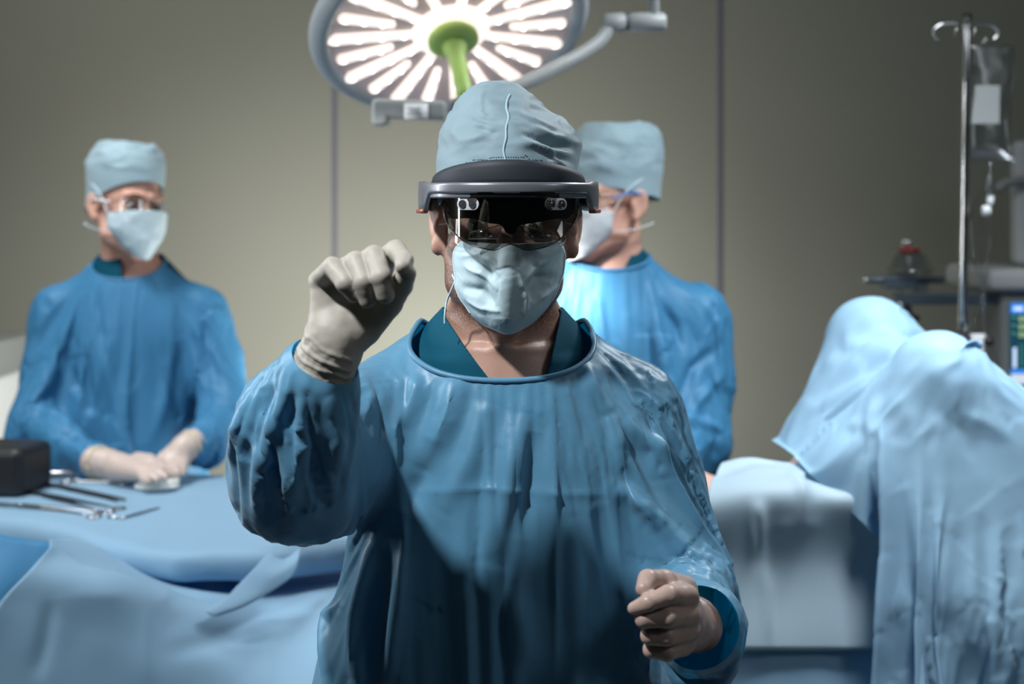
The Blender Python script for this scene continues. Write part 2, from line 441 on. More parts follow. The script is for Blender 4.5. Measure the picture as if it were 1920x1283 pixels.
M_glove = mat('glove_latex', (0.31, 0.285, 0.245), 0.52, spec=0.35, sss=0.08, bump=(140, 0.25, 0.001))
M_glove_pink = mat('glove_latex_thin', (0.56, 0.45, 0.40), 0.38, spec=0.5, sss=0.1, bump=(140, 0.25, 0.001))
def glass(name, tint, gl=0.08, rough=0.03):
    m = bpy.data.materials.new(name); m.use_nodes = True; nt = m.node_tree; nt.nodes.remove(nt.nodes['Principled BSDF'])
    t = nt.nodes.new('ShaderNodeBsdfTransparent'); t.inputs[0].default_value = (*tint, 1)
    g = nt.nodes.new('ShaderNodeBsdfGlossy'); g.inputs['Roughness'].default_value = rough
    lw = nt.nodes.new('ShaderNodeLayerWeight'); pw = nt.nodes.new('ShaderNodeMath'); pw.operation = 'POWER'; pw.inputs[1].default_value = 4; nt.links.new(lw.outputs['Facing'], pw.inputs[0])
    a = nt.nodes.new('ShaderNodeMath'); a.operation = 'MULTIPLY_ADD'; a.inputs[1].default_value = 0.5; a.inputs[2].default_value = gl; nt.links.new(pw.outputs[0], a.inputs[0])
    mx = nt.nodes.new('ShaderNodeMixShader'); nt.links.new(a.outputs[0], mx.inputs[0]); nt.links.new(t.outputs[0], mx.inputs[1]); nt.links.new(g.outputs[0], mx.inputs[2])
    nt.links.new(mx.outputs[0], nt.nodes['Material Output'].inputs['Surface']); return m
M_white_pl = mat('white_plastic', (0.75, 0.78, 0.80), 0.3)
M_blue_pl = mat('blue_plastic', (0.03, 0.22, 0.60), 0.3)
M_mask2 = mat('mask_white', (0.72, 0.76, 0.78), 0.6, weave=900)
M_clear = glass('clear_plastic', (0.93, 0.95, 0.96), 0.06)
M_drape2 = mat('drape_pale', (0.40, 0.52, 0.60), 0.55, spec=0.3, weave=700, translucent=0.15)
M_blabel = mat('bag_label', (0.36, 0.38, 0.38), 0.6, alpha=0.8)
M_jar = glass('jar_glass', (0.72, 0.74, 0.75), 0.16, 0.1)
M_screen = mat('screen_dark', (0.004, 0.02, 0.03), 0.2, emit=(0.01, 0.05, 0.08), estr=1.0)
M_scr_blue = mat('screen_blue', (0.02, 0.12, 0.4), 0.4, emit=(0.03, 0.22, 0.75), estr=1.0)
M_scr_text = mat('screen_text', (0.5, 0.6, 0.8), 0.4, emit=(0.55, 0.68, 0.95), estr=0.9)
M_scr_green = mat('screen_green', (0.05, 0.2, 0.15), 0.4, emit=(0.06, 0.28, 0.22), estr=0.8)
M_scr_yellow = mat('screen_yellow', (0.2, 0.3, 0.1), 0.4, emit=(0.30, 0.45, 0.22), estr=0.8)
M_scr_white = mat('screen_white', (0.5, 0.55, 0.6), 0.4, emit=(0.5, 0.55, 0.62), estr=0.9)
LAMP_E = 1.0
M_perf = mat('perforation', (0.05, 0.10, 0.13), 0.8)
def add_stubble(m):
    nt = m.node_tree; b = nt.nodes['Principled BSDF']; src = b.inputs['Base Color'].links[0].from_socket
    a = nt.nodes.new('ShaderNodeAttribute'); a.attribute_name = 'stubble'
    n = nt.nodes.new('ShaderNodeTexNoise'); n.inputs['Scale'].default_value = 700; n.inputs['Detail'].default_value = 3
    tc = nt.nodes.new('ShaderNodeTexCoord'); nt.links.new(tc.outputs['Object'], n.inputs['Vector'])
    r = nt.nodes.new('ShaderNodeMapRange'); r.inputs[1].default_value = 0.28; r.inputs[2].default_value = 0.52; nt.links.new(n.outputs['Fac'], r.inputs[0])
    mu = nt.nodes.new('ShaderNodeMath'); mu.operation = 'MULTIPLY'; nt.links.new(a.outputs['Fac'], mu.inputs[0]); nt.links.new(r.outputs[0], mu.inputs[1])
    mx = nt.nodes.new('ShaderNodeMix'); mx.data_type = 'RGBA'; mx.inputs[7].default_value = (0.10, 0.045, 0.03, 1); nt.links.new(mu.outputs[0], mx.inputs[0]); nt.links.new(src, mx.inputs[6]); nt.links.new(mx.outputs[2], b.inputs['Base Color'])
add_stubble(M_skin)
M_glove_shaded = mat('glove_latex_skin_shaded', (0.38, 0.27, 0.23), 0.38, spec=0.5, sss=0.1, bump=(140, 0.25, 0.001))  # pinkish latex over skin, darkened to carry the shade on the lower fist
def cached(key, fn): return fn()
# ------------------------------------------------------------------ the room
M_wall = mat('wall_panel_paint', (0.265, 0.265, 0.222), 0.55, spec=0.3, vary=0.04, vscale=3, bump=(300, 0.08, 0.0006))
M_strip = mat('joint_strip', (0.16, 0.16, 0.20), 0.45, metal=0.2)
M_floor = mat('floor_vinyl', (0.16, 0.19, 0.20), 0.35, vary=0.1, vscale=30)
M_ceil = mat('ceiling_paint', (0.35, 0.36, 0.34), 0.8)
WY = 4.45
def struct(name, VF, m, **k): return tag(obj(name, VF, m, None, smooth=False, **k), kind='structure')
struct('wall_back', boxm((0, WY+0.05, 1.5), (3.6, 0.05, 1.55)), M_wall)
struct('floor', boxm((0, 1.7, -0.05), (3.6, 3.0, 0.05)), M_floor)
struct('ceiling', boxm((0, 1.7, 3.05), (3.6, 3.0, 0.05)), M_ceil)
struct('wall_left', boxm((-3.55, 1.7, 1.5), (0.05, 2.75, 1.5)), M_wall)
struct('wall_right', boxm((3.55, 1.7, 1.5), (0.05, 2.75, 1.5)), M_wall)
for i, px in enumerate((-93, 628, 1349, 2070)):
    struct('trim_%d' % (i+1), boxm((P(px, 380, WY)[0], WY-0.002, 1.5), (0.007, 0.003, 1.5)), M_strip)
struct('baseboard_back', boxm((0, WY-0.008, 0.06), (3.5, 0.010, 0.06)), M_strip)
# ------------------------------------------------------------------ anatomy
def head(f, M, k=0.012, female=False, beard=0.0):
    """skull, face, ears; frame: origin between the ears, face towards -y, z up"""
    h = Local(f, M); w = 0.95 if female else 1.0
    h.ell((0, 0.022, 0.052), (0.076*w, 0.095, 0.082), 0.0)
    h.ell((0, -0.020, 0.028), (0.066*w, 0.070, 0.075), 0.02)
    h.ell((0, -0.040, -0.035), (0.050*w, 0.052, 0.062), 0.025)
    for s in (-1, 1):
        h.cap((s*0.060*w, 0.004, -0.030), (s*0.051*w, -0.018, -0.066), 0.016, 0.014, 0.02)
        h.cap((s*0.051*w, -0.018, -0.066), (s*0.014, -0.078, -0.096), 0.015, 0.014, 0.02)
        h.ell((s*0.048*w, -0.060, -0.012), (0.020, 0.020, 0.017), 0.015)
        h.cap((s*0.012, -0.093, 0.036), (s*0.050, -0.078, 0.036), 0.009, 0.008, 0.012)
    h.cap((0, -0.080, -0.098), (0, -0.070, -0.096), 0.017, 0.02, 0.02)
    for s in (-1, 1): h.ell((s*0.032, -0.096, 0.012), (0.017, 0.016, 0.009), 0.007, op='sub')
    h.cap((0, -0.092, 0.022), (0, -0.112, -0.020), 0.008, 0.011, 0.01)
    h.ell((0, -0.118, -0.024), (0.011, 0.012, 0.009), 0.008)
    for s in (-1, 1): h.ell((s*0.012, -0.104, -0.027), (0.009, 0.012, 0.008), 0.006)
    h.cap((-0.020, -0.090, -0.053), (0.020, -0.090, -0.053), 0.006, 0.006, 0.008)
    h.cap((-0.017, -0.091, -0.066), (0.017, -0.091, -0.066), 0.007, 0.007, 0.008)
    for s in (-1, 1):
        a = Matrix.Rotation(s*math.radians(-24), 3, 'Z')@Matrix.Rotation(math.radians(-12), 3, 'X')
        h.ell((s*0.083*w, 0.014, 0.002), (0.010, 0.021, 0.034), 0.006, a)
        h.ell((s*0.094*w, 0.009, 0.006), (0.008, 0.012, 0.021), 0.004, a, op='sub')
        h.ell((s*0.083*w, 0.003, -0.026), (0.008, 0.009, 0.012), 0.006)
        h.ell((s*0.084*w, -0.004, 0.000), (0.005, 0.005, 0.009), 0.004)
def eyes(M, parent, matw, mati):
    for s in (-1, 1):
        c = M@Vector((s*0.032, -0.0815, 0.010))
        V, F = lathe([(0.0001, -0.012), (0.006, -0.0104), (0.0104, -0.006), (0.012, 0), (0.0104, 0.006), (0.006, 0.0104), (0.0001, 0.012)], c, 20)
        obj('eye', (V, F), matw, parent)
        d = (M.to_3x3()@Vector((0, -1, 0))).normalized(); q = d.to_track_quat('Z', 'Y').to_matrix()
        obj('iris', lathe([(0.0001, 0.0012), (0.0035, 0.0012), (0.006, 0.0), (0.006, -0.001), (0.0001, -0.001)], c+d*0.0113, 20, q), mati, bpy.data.objects[parent.name].children[-1] if False else parent)
def body_arm(f, pts, k=0.02): f.chain(pts, k=k)
def axis_var(segs):
    """axis with varying spacing: [(from, to, step), ...]"""
    out = []
    for a, b, s in segs: out.append(np.arange(a, b-1e-6, s))
    return np.concatenate(out+[[segs[-1][1]]]).astype(np.float32)
def legs(f, x, y, hip, spread=0.10):
    for s in (-1, 1):
        f.chain([(x+s*0.085, y, hip, 0.085), (x+s*spread, y-0.01, 0.50, 0.055), (x+s*spread, y+0.01, 0.30, 0.052), (x+s*spread, y+0.02, 0.09, 0.035)], k=0.02)
        f.chain([(x+s*spread, y+0.03, 0.05, 0.03), (x+s*(spread+0.02), y-0.13, 0.03, 0.026)], k=0.02)
def underbody(f, x, y, zh, add=0.0):
    """trapezius slopes from the neck to the shoulders, zh the height of the neckline's sides"""
    for s in (-1, 1): f.cap((x+s*0.042, y+0.015, zh-0.018), (x+s*0.150, y+0.012, zh-0.135), 0.038+add, 0.040+add, 0.03)
    f.cap((x, y+0.01, zh-0.16), (x, y+0.015, zh-0.07), 0.085+add, 0.062+add, 0.03)
def person_clothes_low(root, x, y, top, spread=0.10):
    """scrub trousers and clogs below the gown"""
    f = SDF((x-0.30, y-0.25, 0.06), (x+0.30, y+0.25, top+0.02), 0.012)
    f.loft([(top-0.18, x, y, 0.17, 0.11), (top-0.08, x, y, 0.165, 0.11), (top, x, y, 0.16, 0.11)], 0.02)
    for s in (-1, 1): f.chain([(x+s*0.085, y, top-0.15, 0.10), (x+s*spread, y, 0.5, 0.082), (x+s*(spread+0.003), y+0.01, 0.115, 0.078)], k=0.03)
    V, F = f.mesh(); obj('trousers', (V, F), M_scrub, root)
    for s in (-1, 1):
        g = SDF((x+s*(spread+0.01)-0.08, y-0.22, -0.01), (x+s*(spread+0.01)+0.08, y+0.12, 0.16), 0.006)
        g.chain([(x+s*spread, y+0.035, 0.045, 0.043), (x+s*(spread+0.012), y-0.06, 0.045, 0.044), (x+s*(spread+0.02), y-0.14, 0.035, 0.038)], k=0.03)
        g.box((x+s*(spread+0.01), y-0.05, -0.04), (0.2, 0.3, 0.042), 0.001, 0.003, op='sub')
        obj('clog', g.mesh(), M_clog, root)
M_clog = mat('clog_rubber', (0.75, 0.76, 0.76), 0.45)
M_eyew_shaded = mat('eye_white_shaded', (0.40, 0.36, 0.34), 0.25)  # greyed whites, the shade of the eye sockets is in the colour
M_iris = mat('eye_iris', (0.05, 0.035, 0.02), 0.15)
M_brow = mat('brow_hair', (0.06, 0.035, 0.02), 0.8)
# ------------------------------------------------------------------ the surgeon in front
def C1(u, v, Y): return P(740+u/2.25, 130+v/2.25, Y)
def C2(u, v, Y): return P(520+u/3.773, 420+v/3.773, Y)
def C3(u, v, Y): return P(1120+u/4.878, 1020+v/4.878, Y)
def gown_field(torso, arms, res, lo, hi, add=0.0, k=0.04, shoulders=()):
    f = SDF(lo, hi, res)
    f.loft([(z, cx, cy, rx+add, ry+add) for z, cx, cy, rx, ry in torso], 0.0, p=2.3)
    for a, b, ra, rb in shoulders: f.cap(a, b, ra+add, rb+add, 0.05)
    for ch in arms:
        f.chain([(p[0], p[1], p[2], p[3]+add) for p in ch], k=0.03, k0=k)
    return f
S_TORSO = [(0.55, -0.015, 1.76, 0.27, 0.19), (0.80, -0.022, 1.75, 0.262, 0.16), (1.05, -0.020, 1.74, 0.228, 0.13), (1.22, -0.010, 1.74, 0.195, 0.118),
           (1.34, -0.008, 1.74, 0.178, 0.112), (1.40, -0.010, 1.745, 0.155, 0.100), (1.45, -0.012, 1.75, 0.110, 0.092), (1.50, -0.012, 1.75, 0.092, 0.082), (1.56, -0.012, 1.75, 0.086, 0.078)]
S_SH = [((-0.16, 1.75, 1.380), (-0.075, 1.75, 1.418), 0.056, 0.053), ((0.150, 1.75, 1.374), (0.055, 1.75, 1.418), 0.055, 0.053)]
S_ARMR = [(-0.156, 1.748, 1.380, 0.062), (-0.212, 1.65, 1.358, 0.070), (-0.246, 1.54, 1.368, 0.072), (-0.232, 1.48, 1.405, 0.064), (-0.207, 1.452, 1.435, 0.046), (*C2(300, 1075, 1.438), 0.029), (*C2(345, 975, 1.430), 0.022)]
S_ARML = [(0.155, 1.745, 1.375, 0.062), (0.178, 1.74, 1.29, 0.062), (0.212, 1.70, 1.18, 0.062), (0.200, 1.60, 1.155, 0.056), (*C3(940, 770, 1.545), 0.046), (*C3(915, 765, 1.515), 0.035)]
NECK_CO = np.array((0, 1.64, 1.424)); NECK_NO = np.array(Vector((0, -0.60, 1)).normalized())
def cut_local(me, co, no, center, rad):
    """cut the mesh beyond a plane, only within rad of center"""
    co = Vector(co); no = Vector(no); ce = Vector(center)
    bm = bmesh.new(); bm.from_mesh(me)
    fs = [f for f in bm.faces if all((v.co-ce).length < rad for v in f.verts)]
    es = {e for f in fs for e in f.edges}; vs = {v for f in fs for v in f.verts}
    bmesh.ops.bisect_plane(bm, geom=list(vs)+list(es)+fs, plane_co=co, plane_no=no)
    bmesh.ops.delete(bm, geom=[v for v in bm.verts if (v.co-ce).length < rad and (v.co-co).dot(no) > 1e-4], context='VERTS')
    bm.to_mesh(me); bm.free(); me.update()
def pin_weights(V, planes):
    w = np.zeros(len(V))
    for co, no, rad, fall in planes:
        d = np.abs((V-np.array(co))@np.array(no)); r = np.linalg.norm(V-np.array(co), axis=1)
        w = np.maximum(w, np.where(r < rad, np.clip(1-d/fall, 0, 1), 0))
    return w
def tipdir(ch): return (Vector(ch[-1][:3])-Vector(ch[-2][:3])).normalized()
def make_gown(key, torso, arms, sh, box, res, neck, bottom, gp, inner_add=-0.018, inner_arm=0.60, k=0.04):
    f = gown_field(torso, arms, res, *box, k=k, shoulders=sh); me = to_mesh('gown', *f.mesh())
    bisect(me, (0, 0, bottom), (0, 0, -1)); cut_local(me, neck[0], neck[1], neck[0], neck[2]); cut_local(me, (0, 0, neck[3]), (0, 0, 1), neck[0], 0.22)
    for ch in arms: cut_local(me, ch[-1][:3], tipdir(ch), ch[-1][:3], 0.07)
    V = verts_of(me)
    c = gown_field(torso, [[(p[0], p[1], p[2], p[3]*inner_arm-inner_add) for p in ch] for ch in arms], 0.014, *box, add=inner_add, shoulders=sh)
    cme = to_mesh('inner', *c.mesh())
    w = pin_weights(V, [(neck[0], neck[1], 0.20, 0.02)]+[(ch[-1][:3], tipdir(ch), 0.08, 0.025) for ch in arms])
    r = cached((key, repr((torso, arms, sh, res, box, bottom, gp, len(V), inner_add, inner_arm))), lambda: cloth_sim(me, [cme], w, **gp))
    set_verts(me, r); return me
GP = dict(frames=30, grow=0.05, quality=4, bend=1.0, tension=15, mass=0.2, gravity=0.5)
sx, sy = -0.012, 1.745
surgeon = empty('person', (sx, sy, 0), 'person in blue gown, cap and mask in front, wearing a headset, one gloved fist raised', 'person')
gme = make_gown('gown', S_TORSO, [S_ARMR, S_ARML], S_SH, ((-0.42, 1.28, 0.72), (0.40, 1.98, 1.56)), 0.0065, (NECK_CO+np.array((0, 0.10, 0.052)), NECK_NO, 0.152, 1.486), 0.74, GP)
loops = boundary_loops(gme)
gme = subdiv(gme, 1); V = verts_of(gme); N = normals_of(gme)
arm_w = np.clip((np.abs(V[:, 0]+0.01)-0.13)/0.06, 0, 1)
V = crumple(V, N, 0.066, 0.0040, 0, 5, weight=0.25+0.75*arm_w, stretch=(1, 1, 0.5))
def front(px, py, V=V, x0=None):
    """3-D point of the gown's front at a photo pixel"""
    Yr = V[:, 1]; qx = CX+V[:, 0]/Yr*F_PX; qy = HY+(CAM_Z-V[:, 2])/Yr*F_PX
    d = (qx-px)**2+(qy-py)**2; m = np.nonzero(d < 12**2)[0]
    if len(m) == 0: m = np.argsort(d)[:5]
    return V[m[np.argmin(Yr[m])]]
for pts, a, w, sh in [
    ([(1045, 712), (1047, 900), (1050, 1100), (1052, 1275)], .0062, .0050, True), ([(745, 650), (747, 800), (748, 1000), (745, 1190)], .0055, .0050, True),
    ([(750, 918), (900, 914), (1040, 918), (1180, 922)], .0030, .005, True), ([(848, 700), (830, 780), (778, 880)], .011, .014, False), ([(905, 745), (872, 850), (820, 960)], .006, .014, False),
    ([(975, 760), (950, 900), (935, 1060)], .010, .017, False), ([(1010, 800), (1000, 900), (980, 1010)], -.006, .012, False), ([(800, 820), (780, 900), (760, 960)], -.008, .014, False),
    ([(1150, 770), (1172, 860), (1205, 950)], .009, .013, False), ([(1175, 775), (1228, 830), (1245, 890)], .009, .012, False), ([(1160, 905), (1200, 950), (1240, 985)], .010, .010, False), ([(1175, 880), (1215, 920), (1243, 945)], -.006, .010, False),
    ([(1118, 632), (1175, 690), (1225, 780), (1248, 880), (1245, 980), (1238, 1040)], -.0055, .005, True), ([(700, 700), (722, 740), (732, 800), (712, 900)], -.005, .006, True),
    ([(690, 1010), (662, 1150), (655, 1275)], .013, .014, False), ([(745, 1020), (735, 1150), (725, 1275)], .010, .014, False), ([(720, 1020), (700, 1150), (692, 1275)], -.008, .012, False),
    ([(925, 1050), (975, 1150), (1000, 1250)], .008, .014, False), ([(620, 1040), (603, 1150), (600, 1270)], .008, .012, False), ([(1080, 960), (1085, 1100), (1095, 1270)], .006, .014, False), ([(1130, 940), (1150, 1060), (1150, 1200)], -.007, .016, False),
    ([(1000, 690), (1010, 760)], .005, .008, False), ([(920, 700), (905, 760)], .005, .008, False), ([(1100, 670), (1120, 720), (1150, 770)], .006, .010, False), ([(790, 660), (775, 720), (760, 800)], .006, .010, False),
    ([(470, 720), (440, 800), (420, 880)], .007, .009, False), ([(520, 740), (505, 850), (470, 950)], .008, .009, False), ([(570, 745), (560, 850), (540, 960)], .007, .009, False), ([(620, 745), (640, 830), (630, 930)], .007, .009, False), ([(500, 720), (478, 790)], -.005, .007, False), ([(545, 735), (535, 820)], -.005, .007, False)]:
    V = crease(V, N, [front(*p, V=V) for p in pts], a*1.3, w, sh)
set_verts(gme, V)
gown = obj('gown', gme, M_gown, surgeon)
sl = [l for l in loops if len(l) > 20]
def loop_near(c): return min(sl, key=lambda l: np.linalg.norm(l.mean(0)-np.array(c)))
def closed(L, n):
    L = L if np.linalg.norm(L[0]-L[-1]) > 1e-5 else L[:-1]
    return L
def hem(name, L, r, m, parent, flat=1.0, step=2):
    L = closed(L, 0)
    for _ in range(6): L = (L+np.roll(L, 1, 0)+np.roll(L, -1, 0))/3
    L = L[::step]; L = np.concatenate([L, L[:3]])
    return obj(name, tube(L, r, 8, None, False, flat), m, parent)
hem('neck_binding', loop_near((0, 1.74, 1.48)), 0.0035, M_gown, gown)
# body under the clothes
HM = Matrix.Translation((-0.008, 1.735, 1.600))@Matrix.Rotation(math.radians(5), 4, 'X')@Matrix.Rotation(math.radians(1.5), 4, 'Y')
RH = dict(
 little=[(*C2(300, 400, 1.425), .0110), (*C2(392, 305, 1.39), .0100), (*C2(480, 420, 1.374), .0093), (*C2(548, 500, 1.378), .0082)],
 ring=[(*C2(440, 345, 1.43), .0118), (*C2(555, 270, 1.385), .0106), (*C2(612, 410, 1.368), .0098), (*C2(638, 538, 1.374), .0086)],
 middle=[(*C2(600, 295, 1.435), .0122), (*C2(685, 230, 1.385), .0112), (*C2(735, 375, 1.362), .0104), (*C2(764, 500, 1.366), .0090)],
 index=[(*C2(735, 270, 1.44), .0122), (*C2(838, 190, 1.402), .0108), (*C2(898, 262, 1.368), .0092), (*C2(884, 300, 1.354), .0076)],
 thumb=[(*C2(625, 730, 1.428), .0175), (*C2(790, 560, 1.408), .0135), (*C2(878, 430, 1.385), .0110), (*C2(922, 352, 1.362), .0086)])
RPALM = [((330, 760, 1.420), (325, 420, 1.425), .0150, .0130), ((400, 760, 1.425), (440, 380, 1.430), .0155, .0135), ((470, 760, 1.425), (600, 330, 1.435), .0155, .0135),
         ((530, 760, 1.425), (735, 310, 1.440), .0155, .0130), ((390, 700, 1.425), (700, 560, 1.425), .016, .014)]
LH = dict(
 index=[(*C3(825, 480, 1.452), .0120), (*C3(650, 470, 1.425), .0102), (*C3(465, 540, 1.413), .0088), (*C3(335, 590, 1.418), .0068)],
 middle=[(*C3(845, 650, 1.452), .0120), (*C3(640, 675, 1.424), .0104), (*C3(425, 690, 1.420), .0094), (*C3(450, 700, 1.455), .0082)],
 ring=[(*C3(830, 790, 1.457), .0115), (*C3(630, 845, 1.430), .0100), (*C3(478, 842, 1.428), .0092), (*C3(510, 840, 1.462), .0080)],
 little=[(*C3(790, 920, 1.462), .0108), (*C3(640, 990, 1.440), .0094), (*C3(492, 968, 1.438), .0086), (*C3(520, 960, 1.468), .0076)],
 thumb=[(*C3(790, 420, 1.492), .0150), (*C3(610, 345, 1.462), .0120), (*C3(462, 335, 1.440), .0106), (*C3(428, 412, 1.428), .0088)])
LPALM = [((870, 760, 1.50), (810, 510, 1.46), .016, .013), ((870, 760, 1.50), (830, 650, 1.462), .016, .013), ((870, 780, 1.50), (815, 790, 1.466), .016, .013), ((860, 800, 1.50), (780, 920, 1.470), .017, .012),
         ((700, 560, 1.462), (700, 900, 1.468), .014, .012)]
RWR = [(*C2(405, 800, 1.420), .0250), (*C2(385, 905, 1.424), .0262), (*C2(300, 1060, 1.436), .0300), (*C2(285, 1100, 1.440), .0312)]
LWR = [(*C3(840, 715, 1.500), .0205), (*C3(885, 725, 1.525), .0235), (*C3(900, 730, 1.545), .0265)]
def build_hand(f, H, PALM, C, WR, add=0.0, k=0.010, kf=0.004):
    for a, b, ra, rb in PALM: f.cap(C(*a), C(*b), ra+add, rb+add, k)
    f.chain([(p[0], p[1], p[2], p[3]+add) for p in WR], k=0.014)
    for n, ch in H.items():
        g = SDF([f.ax[i][0] for i in range(3)], [f.ax[i][-1] for i in range(3)], f.res) if False else None
        f.chain([(p[0], p[1], p[2], p[3]+add) for p in ch], k=0.003 if n == 'thumb' else 0.0015, k0=0.014 if n == 'thumb' else kf)
def glove(name, H, PALM, C, WR, parent, label=None):
    pts = np.array([p[:3] for ch in H.values() for p in ch]+[p[:3] for p in WR]+[C(*a[0]) for a in PALM])
    f = SDF(pts.min(0)-0.045, pts.max(0)+0.045, 0.0013)
    build_hand(f, H, PALM, C, WR)
    V, F = f.mesh(); V = relax(V, F, 3, 0.5)
    me = to_mesh(name, V, F)
    d = (Vector(WR[-1][:3])-Vector(WR[-2][:3])).normalized()
    cut_local(me, WR[-1][:3], d, WR[-1][:3], 0.06)
    V = verts_of(me); N = normals_of(me)
    # wrinkles of loose latex round the wrist
    a = np.array(WR[0][:3]); b = np.array(WR[-1][:3]); ax = (b-a)/np.linalg.norm(b-a); L = np.linalg.norm(b-a)
    t = (V-a)@ax/L; rad = np.linalg.norm(V-a-((V-a)@ax)[:, None]*ax, axis=1)
    on = np.clip((t+0.12)/0.25, 0, 1)*(rad < 0.045)
    q = t*L+noise(V, (38, 38, 38), 3)*0.006
    V = V+N*(on*(0.0011*np.maximum(np.sin(q*2*math.pi/0.0105), -0.2)+0.0007*noise(V, (160, 160, 160), 5)))[:, None]
    V = V+N*(0.0005*noise(V, (90, 90, 90), 9))[:, None]
    set_verts(me, V); o = obj(name, me, M_glove, parent)
    lp = boundary_loops(me)
    if lp: hem('rolled_cuff', lp[0], 0.0018, M_glove, o, step=3)
    return o
gr = glove('glove', RH, RPALM, C2, RWR, surgeon, None)
gl = glove('glove', LH, LPALM, C3, LWR, surgeon, None); gl.data.materials.clear(); gl.data.materials.append(M_glove_shaded)
f = SDF((-0.42, 1.30, -0.01), (0.42, 2.0, 1.80), 0.0035)
f.ax[2] = axis_var([(-0.02, 0.9, 0.012), (0.9, 1.08, 0.008), (1.08, 1.28, 0.0045), (1.28, 1.40, 0.006), (1.40, 1.76, 0.003)])
f.ax[0] = axis_var([(-0.36, 0.32, 0.0035)]); f.ax[1] = axis_var([(1.32, 1.92, 0.0035)])
f.D = np.full([len(a) for a in f.ax], 0.08, np.float32)
f.loft([(z, cx, cy, rx-0.04, ry-0.03) for z, cx, cy, rx, ry in S_TORSO[1:7]], 0.0)
f.loft([(0.80, sx, sy, 0.15, 0.10), (1.0, sx, sy, 0.15, 0.10)], 0.03)
for a, b, ra, rb in S_SH: f.cap(a, b, ra-0.022, rb-0.02, 0.03)
f.cap((-0.012, 1.765, 1.36), (-0.010, 1.752, 1.56), 0.068, 0.060, 0.035)
underbody(f, -0.012, 1.75, 1.485)
for s in (-1, 1): f.cap((-0.01+s*0.052, 1.745, 1.545), (-0.012+s*0.014, 1.69, 1.405), 0.010, 0.008, 0.018)
f.ell((-0.010, 1.685, 1.475), (0.012, 0.012, 0.016), 0.015)
body_arm(f, [(-0.150, 1.745, 1.385, 0.046), (-0.200, 1.65, 1.370, 0.040), (-0.240, 1.54, 1.366, 0.033), (-0.225, 1.475, 1.415, 0.028), (*C2(285, 1090, 1.439), .025), (*C2(385, 905, 1.424), .023)])
body_arm(f, [(0.150, 1.745, 1.375, 0.046), (0.178, 1.74, 1.28, 0.038), (0.207, 1.70, 1.185, 0.033), (0.200, 1.60, 1.158, 0.028), (*C3(915, 765, 1.525), .022), (*C3(880, 760, 1.50), .020)])
build_hand(f, RH, RPALM, C2, RWR, add=-0.0030); build_hand(f, LH, LPALM, C3, LWR, add=-0.0030)
legs(f, sx, sy, 0.82)
head(f, HM)
# beard stubble is a colour of the skin itself, kept in the skin material
V, F = f.mesh(); V = relax(V, F, 2, 0.4)
body = obj('body', (V, F), M_skin, surgeon)
Lh = (np.array(HM.inverted().to_3x3())@(V-np.array(HM.translation)).T).T
stb = np.clip((-0.018-Lh[:, 2])/0.03, 0, 1)*np.clip((Lh[:, 2]+0.135)/0.03, 0, 1)*np.clip((0.012-Lh[:, 1])/0.02, 0, 1)
at = body.data.attributes.new('stubble', 'FLOAT', 'POINT'); at.data.foreach_set('value', stb.astype(np.float32))
eyes(HM, surgeon, M_eyew_shaded, M_iris)
person_clothes_low(surgeon, sx, sy, 0.98)
# scrub shirt with a V neck
f = gown_field(S_TORSO[3:6]+[(1.43, -0.012, 1.748, 0.11, 0.085)], [], 0.005, (-0.25, 1.58, 1.18), (0.25, 1.92, 1.56), add=-0.026, shoulders=[])
underbody(f, -0.012, 1.75, 1.485, 0.0075); f.cap((-0.012, 1.752, 1.375), (-0.012, 1.752, 1.43), 0.090, 0.086, 0.02)
sme = to_mesh('scrub_shirt', *f.mesh())
bisect(sme, (0, 0, 1.24), (0, 0, -1)); cut_local(sme, NECK_CO+np.array((0, 0, 0.034)), NECK_NO, NECK_CO+np.array((0, 0.1, 0.07)), 0.22); cut_local(sme, (0, 0, 1.499), (0, 0, 1), (0, 1.75, 1.50), 0.25)
def vcut(me, l0, l1, r0, r1, yb):
    """take the V of a neckline out between two slanting lines (x, z)"""
    bm = bmesh.new(); bm.from_mesh(me)
    for (a, b) in ((l0, l1), (r0, r1)):
        n = Vector((b[1]-a[1], 0, -(b[0]-a[0]))).normalized()
        bmesh.ops.bisect_plane(bm, geom=bm.verts[:]+bm.edges[:]+bm.faces[:], plane_co=(a[0], 0, a[1]), plane_no=n)
    def xl(a, b, z): return a[0]+(b[0]-a[0])*(z-a[1])/(b[1]-a[1])
    dl = [q for q in bm.faces if q.calc_center_median().y < yb and xl(l0, l1, q.calc_center_median().z) < q.calc_center_median().x < xl(r0, r1, q.calc_center_median().z)]
    bmesh.ops.delete(bm, geom=dl, context='FACES'); bm.to_mesh(me); bm.free(); me.update()
vcut(sme, (-0.083, 1.493), (-0.0347, 1.433), (0.060, 1.496), (0.0436, 1.4347), 1.745)
obj('scrub_shirt', sme, M_scrub, surgeon, solid=0.002)
